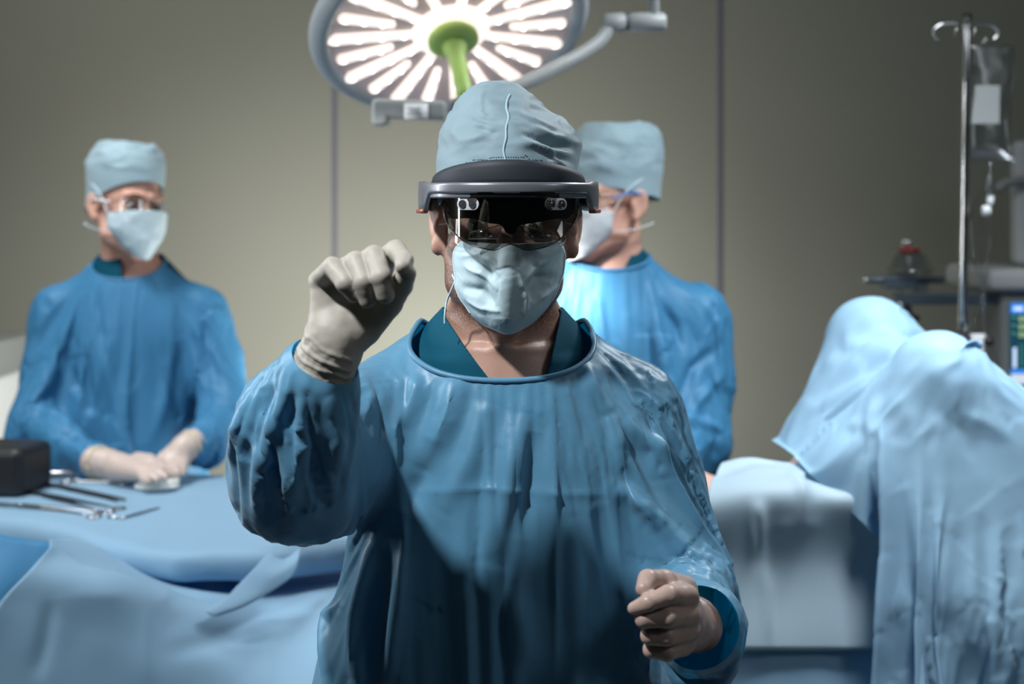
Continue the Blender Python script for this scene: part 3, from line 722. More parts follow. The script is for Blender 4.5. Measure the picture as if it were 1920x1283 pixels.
# ---- cap
def cap_mesh(field, M_, cutz, name, parent, seed=4, amp=1.0, seam=None, res=0.003):
    V, F = field.mesh(); me = to_mesh(name, relax(V, F, 2), F); return me
f = SDF((-0.14, 1.60, 1.60), (0.14, 1.90, 1.82), 0.0028)
f.loft([(1.61, -0.006, 1.755, 0.085, 0.105), (1.652, -0.006, 1.755, 0.087, 0.108), (1.69, -0.009, 1.757, 0.0835, 0.104), (1.715, -0.012, 1.758, 0.074, 0.096), (1.74, -0.017, 1.76, 0.059, 0.080), (1.757, -0.019, 1.76, 0.046, 0.065), (1.770, -0.019, 1.76, 0.026, 0.04)], 0.0)
f.cap((0.030, 1.745, 1.705), (0.052, 1.76, 1.706), 0.028, 0.028, 0.03)
f.ell((-0.018, 1.75, 1.752), (0.032, 0.045, 0.022), 0.02)
V, F = f.mesh(); V = relax(V, F, 4)
cme = to_mesh('surgical_cap', V, F)
bisect(cme, (0, 1.64, 1.652), Vector((0, -0.30, -1)).normalized())
V = verts_of(cme); N = normals_of(cme)
hz = np.clip((V[:, 2]-1.672)/0.03, 0, 1)
V = V+N*(hz*(0.0026*fbm(V, (16, 12, 30), 4)+0.002*ridged(V, (14, 14, 34), 8)))[:, None]
V = crumple(V, N, 0.05, 0.0022, 0, 9, weight=hz)
def snap(px, py, Vs, lift=0.0, rad=6):
    qx = CX+Vs[:, 0]/Vs[:, 1]*F_PX; qy = HY+(CAM_Z-Vs[:, 2])/Vs[:, 1]*F_PX
    d = (qx-px)**2+(qy-py)**2; m = np.nonzero(d < rad**2)[0]
    if len(m) == 0: m = np.argsort(d)[:4]
    q = Vs[m[np.argmin(Vs[m, 1])]]; return q+np.array((0, -lift, 0))
for a, b, c in [((1000, 235), (1075, 262), .004), ((985, 262), (1080, 290), .004), ((975, 205), (1050, 240), .003), ((960, 265), (1040, 278), .0025), ((850, 270), (930, 235), .0025), ((880, 215), (945, 222), -.003), ((1030, 275), (1072, 320), .003), ((990, 250), (1078, 275), -.005), ((1000, 272), (1082, 306), -.004), ((880, 230), (935, 245), -.003)]:
    V = crease(V, N, [snap(*a, V), snap((a[0]+b[0])/2, (a[1]+b[1])/2+4, V), snap(*b, V)], c*1.25, 0.0045, False)
set_verts(cme, V)
capo = obj('surgical_cap', cme, M_cap_shaded, surgeon)
cp = verts_of(cme)
seam = [snap(x, y, cp, 0.0008) for x, y in [(957, 172), (955, 185), (952, 200), (955, 215), (950, 235), (947, 255), (945, 275), (945, 300)]]
obj('cap_seam', tube(seam, 0.0013, 8, 40), M_cap, capo)
# ---- face mask
MS_L = [(862, 452), (850, 470), (849, 492), (852, 515), (853, 535), (860, 556), (872, 574), (885, 593), (905, 610), (928, 620)]
MS_R = [(1052, 452), (1060, 470), (1059, 492), (1056, 512), (1050, 530), (1044, 548), (1034, 566), (1020, 586), (1002, 604), (980, 617)]
nu, nv = 110, 90
L = resample(np.array([(*a, 0) for a in MS_L], float), nv)[:, :2]; R = resample(np.array([(*a, 0) for a in MS_R], float), nv)[:, :2]
Vm = []
for j in range(nv):
    v = j/(nv-1)
    for i in range(nu):
        u = i/(nu-1); s = 2*u-1
        px = L[j, 0]*(1-u)+R[j, 0]*u; py = L[j, 1]*(1-u)+R[j, 1]*u+(5+2*v)*(1-s*s)
        Ye = 1.655+0.0*v
        Yc = 1.592+0.020*v**2+0.020*max(0, v-0.75)*4*0.5
        Y = Yc+(Ye-Yc)*(abs(s)**2.1)*(1-0.35*v**3)
        Y -= 0.006*math.exp(-(s/0.16)**2)*(1-v)   # over the nose
        Vm.append(P(px, py, Y))
Fm = [(j*nu+i, j*nu+i+1, (j+1)*nu+i+1, (j+1)*nu+i) for j in range(nv-1) for i in range(nu-1)]
Fm = np.array(Fm)[:, ::-1]
mme = to_mesh('face_mask', np.array(Vm), Fm); V = verts_of(mme); N = normals_of(mme); N = N*np.sign(-N[:, 1:2])
def MP(px, py): return snap(px, py, V, 0, 5)
for pts, a, w, sh in [([(868, 500), (900, 515), (935, 545)], .0045, .006, True), ([(862, 535), (895, 548), (925, 575)], -.004, .007, False), ([(880, 470), (915, 490), (940, 520)], .0035, .006, True),
                  ([(1045, 480), (1010, 500), (985, 530)], .004, .006, True), ([(1040, 520), (1010, 525), (985, 545)], -.004, .006, False), ([(950, 470), (948, 530), (944, 600)], .0025, .012, False),
                  ([(972, 500), (990, 560), (985, 600)], .0035, .007, True), ([(1048, 535), (1015, 560), (990, 590)], .0035, .005, True), ([(870, 560), (905, 580), (935, 585)], .004, .005, True),
                  ([(925, 480), (905, 540), (915, 590)], -.004, .010, False), ([(995, 470), (1015, 530), (1000, 570)], -.004, .010, False), ([(858, 480), (890, 478), (925, 470)], .002, .004, True), ([(1052, 470), (1020, 474), (990, 466)], .002, .004, True)]:
    V = crease(V, N, [MP(*p) for p in pts], a*1.35, w*0.85, sh)
V = V+N*(0.0006*fbm(V, (35, 35, 35), 12))[:, None]
V = crumple(V, N, 0.04, 0.0008, 0, 13)
set_verts(mme, V); mask = obj('face_mask', mme, M_mask_front, surgeon, solid=0.0012)
Lr = V[[j*nu for j in range(nv)]]; Rr = V[[j*nu+nu-1 for j in range(nv)]]
obj('side_binding', tube(Lr[5:65]+np.array((0.001, -0.001, 0)), 0.0032, 8, 60, True, 0.4), M_mask, mask); obj('side_binding', tube(Rr[5:65]+np.array((-0.001, -0.001, 0)), 0.0032, 8, 60, True, 0.4), M_mask, mask)
obj('lower_tie', tube([P(853, 528, 1.653), P(846, 545, 1.66), P(838, 565, 1.67), P(834, 590, 1.67), P(834, 608, 1.672)], 0.0012, 8, 40, True, 1), M_mask, mask)
obj('ear_tie', tube([P(853, 525, 1.655), P(850, 520, 1.69), P(845, 500, 1.75)], 0.0012, 8, 30), M_mask, mask)
obj('ear_tie', tube([P(1052, 525, 1.655), P(1056, 515, 1.69), P(1055, 500, 1.75)], 0.0012, 8, 30), M_mask, mask)
pts = []
for row, (y0, y1) in enumerate(((318, 292), (325, 299))):
    for x in np.linspace(838, 1068, 58): pts.append((x, y0+(y1-y0)*(1-((x-953)/115)**2)))
parts_ = []
cpv = verts_of(cme)
for x, y in pts:
    q = snap(x, y, cpv, 0.0003, 5); parts_.append(lathe([(0, 0.0004), (0.0007, 0.0003), (0.0008, -0.0003)], q, 6, Matrix.Rotation(math.pi/2, 3, 'X')))
obj('perforations', join(*parts_), M_perf, capo)
# ------------------------------------------------------------------ mixed reality headset
M_hgrey = mat('headset_grey', (0.17, 0.175, 0.20), 0.35, metal=0.5, spec=0.6, coat=0.2)
M_hdark = mat('headset_foam', (0.018, 0.022, 0.030), 0.6, spec=0.4)
M_hblack = mat('headset_black', (0.004, 0.004, 0.005), 0.25)
M_lensp = mat('sensor_plate', (0.55, 0.56, 0.58), 0.3, metal=0.3)
M_lens = mat('lens_black', (0.03, 0.032, 0.035), 0.08, spec=0.8, coat=1.0)
M_copper = mat('copper_trim', (0.35, 0.12, 0.07), 0.4, metal=0.4)
M_visor = glass('visor_tint', (0.30, 0.29, 0.27), 0.05)
hs = empty('mixed_reality_headset', (-0.004, 1.70, 1.60), 'black and grey mixed reality headset with dark visor, worn by the front surgeon', 'headset')
HC = np.array((-0.0042, 1.700))
def band(a0, a1, n, rx, ry, z0f, z1f, th, cy=HC[1], cx=HC[0], seg=14, p=2.2):
    """curved strap: angle 0 is the front; z0f/z1f give its lower and upper edge"""
    V = []; F = []
    for i in range(n+1):
        t = i/n; a = a0+(a1-a0)*t; s, c = math.sin(a), math.cos(a)
        e = (abs(s)**p+abs(c)**p)**(-1/p); x = cx+rx*e*s; y = cy-ry*e*c; nx, ny = s/rx, -c/ry; l = math.hypot(nx, ny); nx /= l; ny /= l
        z0, z1 = z0f(a), z1f(a); zc, h = (z0+z1)/2, (z1-z0)/2
        for j in range(seg):
            b = 2*math.pi*j/seg; cb, sb = math.cos(b), math.sin(b)
            q = (abs(cb)**7+abs(sb)**7)**(-1/7)
            V.append((x+nx*th/2*cb*q, y+ny*th/2*cb*q, zc+h*sb*q))
    for i in range(n):
        for j in range(seg): F.append((i*seg+j, i*seg+(j+1) % seg, (i+1)*seg+(j+1) % seg, (i+1)*seg+j))
    if abs(a1-a0) < 6.2: F.append(tuple(range(seg))[::-1]); F.append(tuple(n*seg+j for j in range(seg)))
    return np.array(V), [f[::-1] for f in F]
def ss(x, a, b): t = min(max((x-a)/(b-a), 0), 1); return t*t*(3-2*t)
side = lambda a: ss(abs(a), 0.95, 1.12)
D = math.radians
obj('outer_band', band(D(-175), D(175), 150, 0.1045, 0.135, lambda a: 1.6400-0.0205*side(a)+0.012*ss(abs(a), 2.0, 2.6), lambda a: 1.6525+0.0025*side(a)-0.010*ss(abs(a), 2.0, 2.8), 0.006), M_hgrey, hs)
obj('front_strip', band(D(-58), D(58), 60, 0.1030, 0.1335, lambda a: 1.6350, lambda a: 1.6415, 0.0045), M_hgrey, hs)
for s in (-1, 1):
    obj('arm_joint', band(s*D(64), s*D(84), 14, 0.1055, 0.136, lambda a: 1.6175, lambda a: 1.6225, 0.009)if s > 0 else band(D(-84), D(-64), 14, 0.1055, 0.136, lambda a: 1.6175, lambda a: 1.6225, 0.009), M_copper, hs)
obj('head_band', band(D(-178), D(178), 140, 0.0880, 0.100, lambda a: 1.648+0.012*math.cos(a)-0.010, lambda a: 1.656+0.0235*math.cos(a*1.0)*(1 if abs(a) < 1.57 else 0.6), 0.012, cy=1.728, p=2.0), M_hdark, hs)
vis = [(200, 520), (201, 560), (206, 605), (225, 660), (260, 700), (310, 735), (370, 755), (425, 762), (455, 749), (489, 738), (520, 749), (550, 762), (605, 757), (665, 738), (712, 704), (752, 652), (771, 605), (777, 560), (778, 520)]
def visor_Y(px):
    s = (px-957.5)/128.5; return 1.563+0.062*abs(s)**3.6
def visor_surface(outline_bottom, top_v, inset=0.0, n=70, m=24, tilt=0.10):
    """sheet bent round the face; its lower edge follows outline_bottom (crop pixels)"""
    ob = np.array(outline_bottom, float); us = np.linspace(ob[:, 0].min()+0.5, ob[:, 0].max()-0.5, n)
    us = 489+289*np.sin(np.linspace(-1, 1, n)*math.pi/2*0.995)*0.998
    lo = ob[np.argsort(ob[:, 0])]; vb = np.interp(us, lo[:, 0], lo[:, 1])
    V = []
    for j in range(m):
        t = j/(m-1)
        for i in range(n):
            v = top_v+(vb[i]-top_v)*t; px = 740+us[i]/2.25
            V.append(P(px, 130+v/2.25, visor_Y(px)+inset+tilt*0.0003*(v-top_v)))
    return np.array(V), [(j*n+i, (j+1)*n+i, (j+1)*n+i+1, j*n+i+1) for j in range(m-1) for i in range(n-1)]
VS, VF = visor_surface(vis, 518)
vo = obj('visor', (VS, VF), M_visor, hs)
rim = [P(740+u/2.25, 130+v/2.25, visor_Y(740+u/2.25)+0.00003*(v-518)) for u, v in vis[1:-1]]
obj('visor_rim', tube(rim, 0.0008, 8, 120), M_hblack, vo)
hb = [(215, 520), (216, 600), (240, 632), (300, 628), (340, 634), (400, 650), (450, 656), (470, 690), (489, 700), (508, 690), (526, 656), (580, 650), (640, 638), (680, 630), (735, 632), (762, 600), (764, 520)]
IV, IF = visor_surface(hb, 518, inset=0.006)
IV = np.array([p if True else p for p in IV])
obj('optics_housing', (IV, IF), M_hblack, hs, solid=0.010, offset=-1)
for sgn, uc in ((-1, 310), (1, 680)):
    c = P(740+uc/2.25, 130+569/2.25, visor_Y(740+uc/2.25)+0.0022)
    rot = Matrix.Rotation(D(-14*-sgn), 3, 'Z')@Matrix.Rotation(D(90), 3, 'X')
    w, h = 0.0130, 0.0066
    out = [(w*0.62*a+h*math.cos(t), h*math.sin(t)) for a, ts in ((1, np.linspace(-math.pi/2, math.pi/2, 10)), (-1, np.linspace(math.pi/2, 3*math.pi/2, 10))) for t in ts]
    pl = prism(out, -0.0008, 0.0008, c, Matrix.Rotation(D(33*sgn), 3, 'Z'))
    po = obj('sensor_plate', pl, M_lensp, hs, bevel=0.0004)
    for k in (-1, 1):
        cc = Vector(c)+Matrix.Rotation(D(33*sgn), 3, 'Z')@Vector((k*0.0068, -0.0012, 0))
        obj('camera_lens', lathe([(0.0001, 0.0015), (0.0022, 0.0014), (0.0040, 0.0006), (0.0046, 0.0012), (0.0050, 0.0), (0.0050, -0.001), (0.0001, -0.001)], cc, 24, Matrix.Rotation(D(33*sgn), 3, 'Z')@Matrix.Rotation(D(90), 3, 'X')), M_lens, po)
M_wave = glass('waveguide', (0.80, 0.78, 0.74), 0.25, 0.15)
for pts in ([(312, 716), (318, 690), (462, 652), (432, 716)], [(547, 718), (518, 654), (660, 690), (686, 716)]):
    q = [P(740+u/2.25, 130+v/2.25, 1.588) for u, v in pts]
    wv = obj('display_lens', (np.array(q+[p+np.array((0, 0.0015, 0)) for p in q]), [(0, 1, 2, 3), (7, 6, 5, 4), (0, 4, 5, 1), (1, 5, 6, 2), (2, 6, 7, 3), (3, 7, 4, 0)]), M_wave, hs)
    obj('display_frame', tube(q+[q[0]], 0.0006, 6), M_lensp, wv)
# clear safety glasses under the headset
gs = empty('safety_glasses', (-0.004, 1.64, 1.60), 'clear safety glasses worn under the visor of the front surgeon', 'glasses')
def shield(cx, cy, cz, rx, ry, h, n=50, M=None):
    V = []; F = []
    for j in range(10):
        t = j/9-0.5
        for i in range(n):
            a = D(-78)+D(156)*i/(n-1); x = rx*math.sin(a); y = -ry*math.cos(a); hh = h*(1-0.35*abs(math.sin(a))**3)
            if t > 0: z = t*hh
            else: z = t*hh*(1-0.55*math.exp(-(x/0.013)**2))
            V.append((x, y+0.008*t, z))
    F = [(j*n+i, (j+1)*n+i, (j+1)*n+i+1, j*n+i+1) for j in range(9) for i in range(n-1)]
    return np.array(V), F
V, F = shield(0, 0, 0, 0.070, 0.062, 0.050); V = V+np.array((-0.006, 1.672, 1.600))
obj('lens', (V, F), M_clear, gs, solid=0.0015)
for s in (-1, 1): obj('temple', tube([(-0.006+s*0.0685, 1.662, 1.606), (-0.006+s*0.079, 1.70, 1.604), (-0.006+s*0.081, 1.745, 1.602)], 0.0025, 8, 20, True, 0.5), M_clear, gs)
# ------------------------------------------------------------------ people behind
def staff(key, root, M, torso, arms, sh, neck, box, gp, body_arms, zh, female, mcol=None, v=None, neckpts=None, ybot=0.8, res=0.0095, folds=()):
    """gown, body and scrub shirt of a person further back"""
    me = make_gown(key, torso, arms, sh, box, res, neck, box[0][2]+0.02, gp)
    lp = boundary_loops(me); me = subdiv(me, 1); V = verts_of(me); N = normals_of(me)
    V = crumple(V, N, 0.10, 0.006, 0, 3, stretch=(1, 1, 0.6))
    for pts, a, w in folds: V = crease(V, N, [front(*p, V=V) for p in pts], a, w, False)
    set_verts(me, V)
    g = obj('gown', me, M_gown2, root)
    near = min(lp, key=lambda l: np.linalg.norm(l.mean(0)-np.array(neck[0])))
    L = closed(near, 0)
    for _ in range(8): L = (L+np.roll(L, 1, 0)+np.roll(L, -1, 0))/3
    L = L[::2]; L = np.concatenate([L, L[:3]]); obj('neck_binding', tube(L, 0.0045, 8, None, False), M_gown2, g)
    x, y = root.location[0], root.location[1]
    f = SDF((box[0][0], box[0][1], 0), (box[1][0], box[1][1], 1.86), 0.005)
    f.ax[2] = axis_var([(-0.02, 0.95, 0.014), (0.95, 1.44, 0.009), (1.44, 1.86, 0.0045)])
    f.D = np.full([len(a) for a in f.ax], 0.08, np.float32)
    f.loft([(z, cx, cy, rx-0.045, ry-0.035) for z, cx, cy, rx, ry in torso if z < 1.44 and z > 0.8], 0.0)
    f.loft([(0.80, x, y, 0.14, 0.10), (1.0, x, y, 0.14, 0.10)], 0.03)
    for a, b, ra, rb in sh: f.cap(a, b, ra-0.022, rb-0.022, 0.03)
    underbody(f, neckpts[0][0][0], y, zh)
    for a, b, ra, rb, k in neckpts: f.cap(a, b, ra, rb, k)
    for ch in body_arms: f.chain(ch, k=0.02)
    legs(f, x, y, 0.82); head(f, M, female=female)
    VV, F = f.mesh(); obj('body', (relax(VV, F, 2, 0.4), F), M_skin2, root)
    eyes(M, root, M_eyew_shaded, M_iris)
    person_clothes_low(root, x, y, 0.98)
    f = gown_field([t for t in torso if 1.15 < t[0] < 1.43], [], 0.007, (box[0][0], box[0][1], 1.2), box[1], add=-0.028, shoulders=[])
    underbody(f, neckpts[0][0][0], y, zh, 0.009); f.cap((neckpts[0][0][0], y+0.004, zh-0.12), (neckpts[0][0][0], y+0.004, zh-0.06), 0.086, 0.082, 0.02)
    s = to_mesh('scrub_shirt', *f.mesh()); bisect(s, (0, 0, 1.26), (0, 0, -1))
    cut_local(s, np.array(neck[0])+np.array((0, 0, 0.030)), neck[1], neck[0], neck[2]+0.05)
    cut_local(s, (0, 0, zh+0.014), (0, 0, 1), neck[0], 0.25)
    if v: vcut(s, *v)
    obj('scrub_shirt', s, M_scrub, root, solid=0.003)
    return g
def soft_cap(name, M, rows, root, tilt, cutz=0.045, bumps=(), back=0.0, seed=3, amp=0.004):
    """cloth cap in the head's frame; rows as loft rows"""
    f = SDF((-0.15, -0.15, -0.05), (0.15, 0.20, 0.24), 0.0045)
    f.loft(rows, 0.0)
    for a, b, r in bumps: f.cap(a, b, r, r, 0.03)
    V, F = f.mesh(); V = relax(V, F, 5); me = to_mesh(name, V, F)
    bisect(me, (0, -0.08, cutz), Vector((0, tilt, -1)).normalized())
    V = verts_of(me); N = normals_of(me); h = np.clip((V[:, 2]-cutz-0.01)/0.03, 0, 1)
    V = V+N*(h*(amp*fbm(V, (14, 14, 26), seed)+amp*0.6*ridged(V, (14, 14, 30), seed+2)))[:, None]
    V = crumple(V, N, 0.07, amp*0.6, 0, seed, weight=h)
    set_verts(me, (np.array(M.to_3x3())@V.T).T+np.array(M.translation))
    return obj(name, me, M_cap, root)
def head_mask(M, root, mat_, top=0.006, w=0.074, seed=5):
    """pleated mask in the head's frame"""
    nu, nv = 60, 50; V = []
    for j in range(nv):
        v = j/(nv-1)
        for i in range(nu):
            u = 2*i/(nu-1)-1; ww = w*(1-0.38*v**3); hz = top-(0.016*abs(u)**2)*(1-v)-v*(0.118-0.045*abs(u)**2)
            a = u*1.25; yc = -0.138+0.010*v+0.030*max(0, v-0.6)
            V.append((ww*math.sin(a)/math.sin(1.25), yc+(0.085-0.01*v)*(1-math.cos(a))/(1-math.cos(1.25)), hz))
    F = np.array([(j*nu+i, (j+1)*nu+i, (j+1)*nu+i+1, j*nu+i+1) for j in range(nv-1) for i in range(nu-1)])
    me = to_mesh('face_mask', np.array(V), F); V = verts_of(me); N = normals_of(me); N *= np.sign(-N[:, 1:2]+1e-9)
    V = V+N*(0.0025*fbm(V, (22, 22, 22), seed)+0.0015*ridged(V, (30, 10, 12), seed+1))[:, None]
    V = crease(V, N, [(0, -0.13, -0.005), (0, -0.13, -0.10)], 0.004, 0.006)
    V = crease(V, N, [(-0.06, -0.09, -0.02), (-0.02, -0.12, -0.06)], 0.004, 0.006); V = crease(V, N, [(0.06, -0.09, -0.02), (0.02, -0.12, -0.06)], 0.004, 0.006)
    W = (np.array(M.to_3x3())@V.T).T+np.array(M.translation); set_verts(me, W)
    o = obj('face_mask', me, mat_, root, solid=0.0015)
    for s in (0, nu-1):
        side = -1 if s == 0 else 1
        obj('side_binding', tube([W[j*nu+s] for j in range(0, nv-8, 3)], 0.0035, 8, 30, True, 0.5), mat_, o)
        for q, z0, z1, y1 in ((2, -0.006, 0.055, 0.05), (nv-12, -0.085, -0.045, 0.07)):
            st = V[q*nu+s]; pts = [st, (side*0.082, -0.02, (st[2]+z1)/2-0.003 if q > 5 else 0.030), (side*0.084, y1*0.5, z1), (side*0.062, 0.075, z1+0.003)]
            obj('tie', tube([np.array(M@Vector(p)) for p in pts], 0.0028, 6, 24, True, 0.4), mat_, o)
    return o
M_skin2 = mat('skin_light', (0.60, 0.34, 0.26), 0.5, spec=0.4, sss=0.15, vary=0.08, vscale=20)
# ---- woman standing at the instrument table
def Q(px, py, Y): return tuple(float(a) for a in P(px, py, Y))
NY = 3.50
nx = (250-960)/F_PX*NY
nurse = empty('person', (nx, NY, 0), 'person at left in blue gown, cap and mask, both gloved hands resting on instrument table', 'person')
N_T = [(0.62, nx, NY+0.01, 0.24, 0.18), (0.85, nx, NY, 0.205, 0.15), (1.05, nx, NY, 0.175, 0.13), (1.22, nx, NY, 0.165, 0.12), (1.34, nx, NY, 0.160, 0.112), (1.41, nx-0.003, NY, 0.138, 0.095), (1.455, nx-0.006, NY+0.005, 0.102, 0.085), (1.51, nx-0.01, NY+0.01, 0.080, 0.075), (1.56, nx-0.01, NY+0.01, 0.074, 0.07)]
N_SH = [(Q(105, 575, NY+0.01), Q(175, 548, NY+0.01), 0.050, 0.048), (Q(385, 582, NY+0.01), Q(315, 552, NY+0.01), 0.050, 0.048)]
N_AR = [(*Q(105, 570, NY), 0.058), (*Q(85, 680, NY-0.02), 0.060), (*Q(60, 790, 3.40), 0.066), (*Q(120, 830, 3.30), 0.056), (*Q(172, 861, 3.215), 0.042), (*Q(184, 868, 3.19), 0.030), (*Q(196, 868, 3.175), 0.024)]
N_AL = [(*Q(385, 575, NY), 0.058), (*Q(415, 670, NY-0.02), 0.060), (*Q(432, 765, 3.42), 0.062), (*Q(400, 815, 3.31), 0.050), (*Q(370, 836, 3.25), 0.038), (*Q(360, 836, 3.235), 0.029), (*Q(352, 838, 3.225), 0.023)]
HN = Matrix.Translation(Q(236, 392, 3.47))@Matrix.Rotation(math.radians(44), 4, 'Z')@Matrix.Rotation(math.radians(4), 4, 'Y')@Matrix.Rotation(math.radians(4), 4, 'X')
GPN = dict(frames=26, grow=0.05, quality=4, bend=2.0, tension=15, mass=0.2, gravity=0.7)
n_neck = (Q(245, 500, NY-0.03), tuple(Vector((0, -0.55, 1)).normalized()), 0.16, 1.489)
staff('nurse', nurse, HN, N_T, [N_AR, N_AL], N_SH, n_neck, ((nx-0.45, 3.05, 0.72), (nx+0.40, 3.80, 1.60)), GPN,
      [[(p[0], p[1], p[2], p[3]*0.55) for p in N_AR], [(p[0], p[1], p[2], p[3]*0.55) for p in N_AL]], 1.488, True, None,
      (Q(215, 485, 3.4)[::2], Q(228, 545, 3.4)[::2], Q(300, 480, 3.4)[::2], Q(285, 545, 3.4)[::2], NY),
      [((nx-0.01, NY+0.02, 1.38), Q(228, 430, 3.50), 0.060, 0.050, 0.03)],
      folds=[([(112, 640), (128, 720), (140, 800)], -.020, .012), ([(148, 660), (158, 760), (165, 850)], -.016, .012), ([(376, 590), (396, 650), (400, 705)], -.018, .010), ([(352, 600), (378, 680), (372, 770)], -.015, .010), ([(195, 620), (215, 700), (235, 830)], .012, .016), ([(330, 640), (320, 740), (300, 830)], .010, .016), ([(60, 740), (110, 770), (150, 800)], .014, .014), ([(90, 800), (140, 810), (180, 830)], -.012, .010), ([(170, 540), (190, 600), (200, 680)], -.008, .010), ([(320, 700), (350, 780), (350, 830)], -.010, .012), ([(255, 680), (262, 780), (262, 850)], -.006, .014)])
soft_cap('surgical_cap', HN, [(-0.02, 0, 0.018, 0.080, 0.108), (0.04, 0, 0.018, 0.083, 0.110), (0.075, 0, 0.018, 0.088, 0.112), (0.115, 0.0, 0.018, 0.086, 0.108), (0.142, 0.0, 0.018, 0.078, 0.096), (0.160, 0, 0.018, 0.062, 0.080)], nurse, -0.50, cutz=0.066)
head_mask(HN, nurse, M_mask)
for s in (-1, 1):
    pts = [np.array(HN@Vector((s*x, y, z))) for x, y, z in ((0.014, -0.100, 0.034), (0.030, -0.099, 0.040), (0.050, -0.086, 0.034))]
    obj('eyebrow', tube(pts, [0.0025, 0.004, 0.002], 8, 14, True, 0.5), M_brow, nurse)
ng = empty('safety_glasses', tuple(HN@Vector((0, -0.06, 0.01))), 'clear safety glasses on the masked person at left', 'glasses')
V, F = shield(0, 0, 0, 0.076, 0.066, 0.044); V = V+np.array((0, -0.048, 0.010)); W = (np.array(HN.to_3x3())@V.T).T+np.array(HN.translation)
obj('lens', (W, F), M_clear, ng, solid=0.0015)
for s in (-1, 1): obj('temple', tube([np.array(HN@Vector(p)) for p in ((s*0.0745, -0.056, 0.016), (s*0.082, -0.02, 0.018), (s*0.084, 0.03, 0.014))], 0.004, 8, 20, True, 0.6), M_white_pl, ng)
def C6(u, v, Y): return Q(150+u/7.11, 780+v/7.11, Y)
def small_hand(H, palm, wr, parent, name='glove'):
    pts = np.array([p[:3] for ch in H for p in ch]+[p[:3] for p in wr])
    f = SDF(pts.min(0)-0.05, pts.max(0)+0.05, 0.0022)
    for a, b, ra, rb in palm: f.cap(a, b, ra, rb, 0.012)
    f.chain(wr, k=0.014)
    for ch in H: f.chain(ch, k=0.002, k0=0.008)
    V, F = f.mesh(); V = relax(V, F, 2); me = to_mesh(name, V, F); N = normals_of(me)
    a = np.array(wr[0][:3]); b = np.array(wr[-1][:3]); ax = (b-a)/np.linalg.norm(b-a); t = (V-a)@ax
    V = V+N*(np.clip(t/0.03, 0, 1)*0.0014*np.sin(t*2*math.pi/0.013))[:, None]; set_verts(me, V)
    o = obj(name, me, M_glove_pink, parent)
    d = Vector(ax).to_track_quat('Z', 'Y').to_matrix()
    for q in (0.85, 0.35):
        c = a+(b-a)*q; r = wr[0][3]+(wr[-1][3]-wr[0][3])*q
        ring = [c+np.array(d@Vector(((r+0.0012)*math.cos(t), (r+0.0012)*math.sin(t), 0))) for t in np.linspace(0, 2*math.pi, 24)]
        obj('rolled_cuff', tube(ring, 0.0034, 8), M_cuff, o)
    return o
M_cuff = mat('glove_cuff', (0.62, 0.55, 0.38), 0.45)
# her right hand (palm down, fingers to the image right), then her left
small_hand([[(*C6(980, 640, 3.12), .0105), (*C6(1110, 700, 3.10), .0095), (*C6(1230, 780, 3.095), .0080)], [(*C6(960, 700, 3.10), .0105), (*C6(1060, 760, 3.07), .0095), (*C6(1140, 820, 3.06), .0080)],
            [(*C6(880, 740, 3.09), .0105), (*C6(960, 800, 3.06), .0095), (*C6(1020, 850, 3.05), .0080)], [(*C6(800, 770, 3.08), .010), (*C6(850, 840, 3.05), .009), (*C6(890, 880, 3.045), .0078)],
            [(*C6(760, 560, 3.16), .013), (*C6(930, 570, 3.15), .0110), (*C6(1080, 640, 3.14), .0090)]],
           [(C6(500, 660, 3.15), C6(960, 650, 3.12), .026, .016), (C6(500, 690, 3.14), C6(880, 740, 3.09), .026, .015), (C6(500, 720, 3.14), C6(800, 770, 3.085), .024, .014)],
           [(*C6(480, 660, 3.15), .027), (*C6(330, 640, 3.165), .030), (*C6(225, 620, 3.185), .036)], nurse)
small_hand([[(*C6(1180, 560, 3.19), .0105), (*C6(1120, 640, 3.165), .0095), (*C6(1160, 720, 3.155), .0080)], [(*C6(1240, 590, 3.18), .0105), (*C6(1200, 690, 3.15), .0095), (*C6(1230, 760, 3.14), .0080)],
            [(*C6(1310, 620, 3.18), .0105), (*C6(1280, 720, 3.14), .0095), (*C6(1290, 780, 3.13), .0080)], [(*C6(1380, 640, 3.18), .010), (*C6(1370, 730, 3.15), .009), (*C6(1350, 780, 3.14), .0078)],
            [(*C6(1200, 470, 3.20), .012), (*C6(1100, 540, 3.19), .0105), (*C6(1050, 590, 3.18), .0090)]],
           [(C6(1350, 450, 3.21), C6(1180, 570, 3.185), .024, .015), (C6(1370, 470, 3.21), C6(1270, 620, 3.18), .024, .015), (C6(1400, 480, 3.21), C6(1370, 640, 3.18), .022, .014)],
           [(*C6(1370, 450, 3.21), .026), (*C6(1440, 400, 3.22), .028), (*C6(1510, 370, 3.23), .033)], nurse)
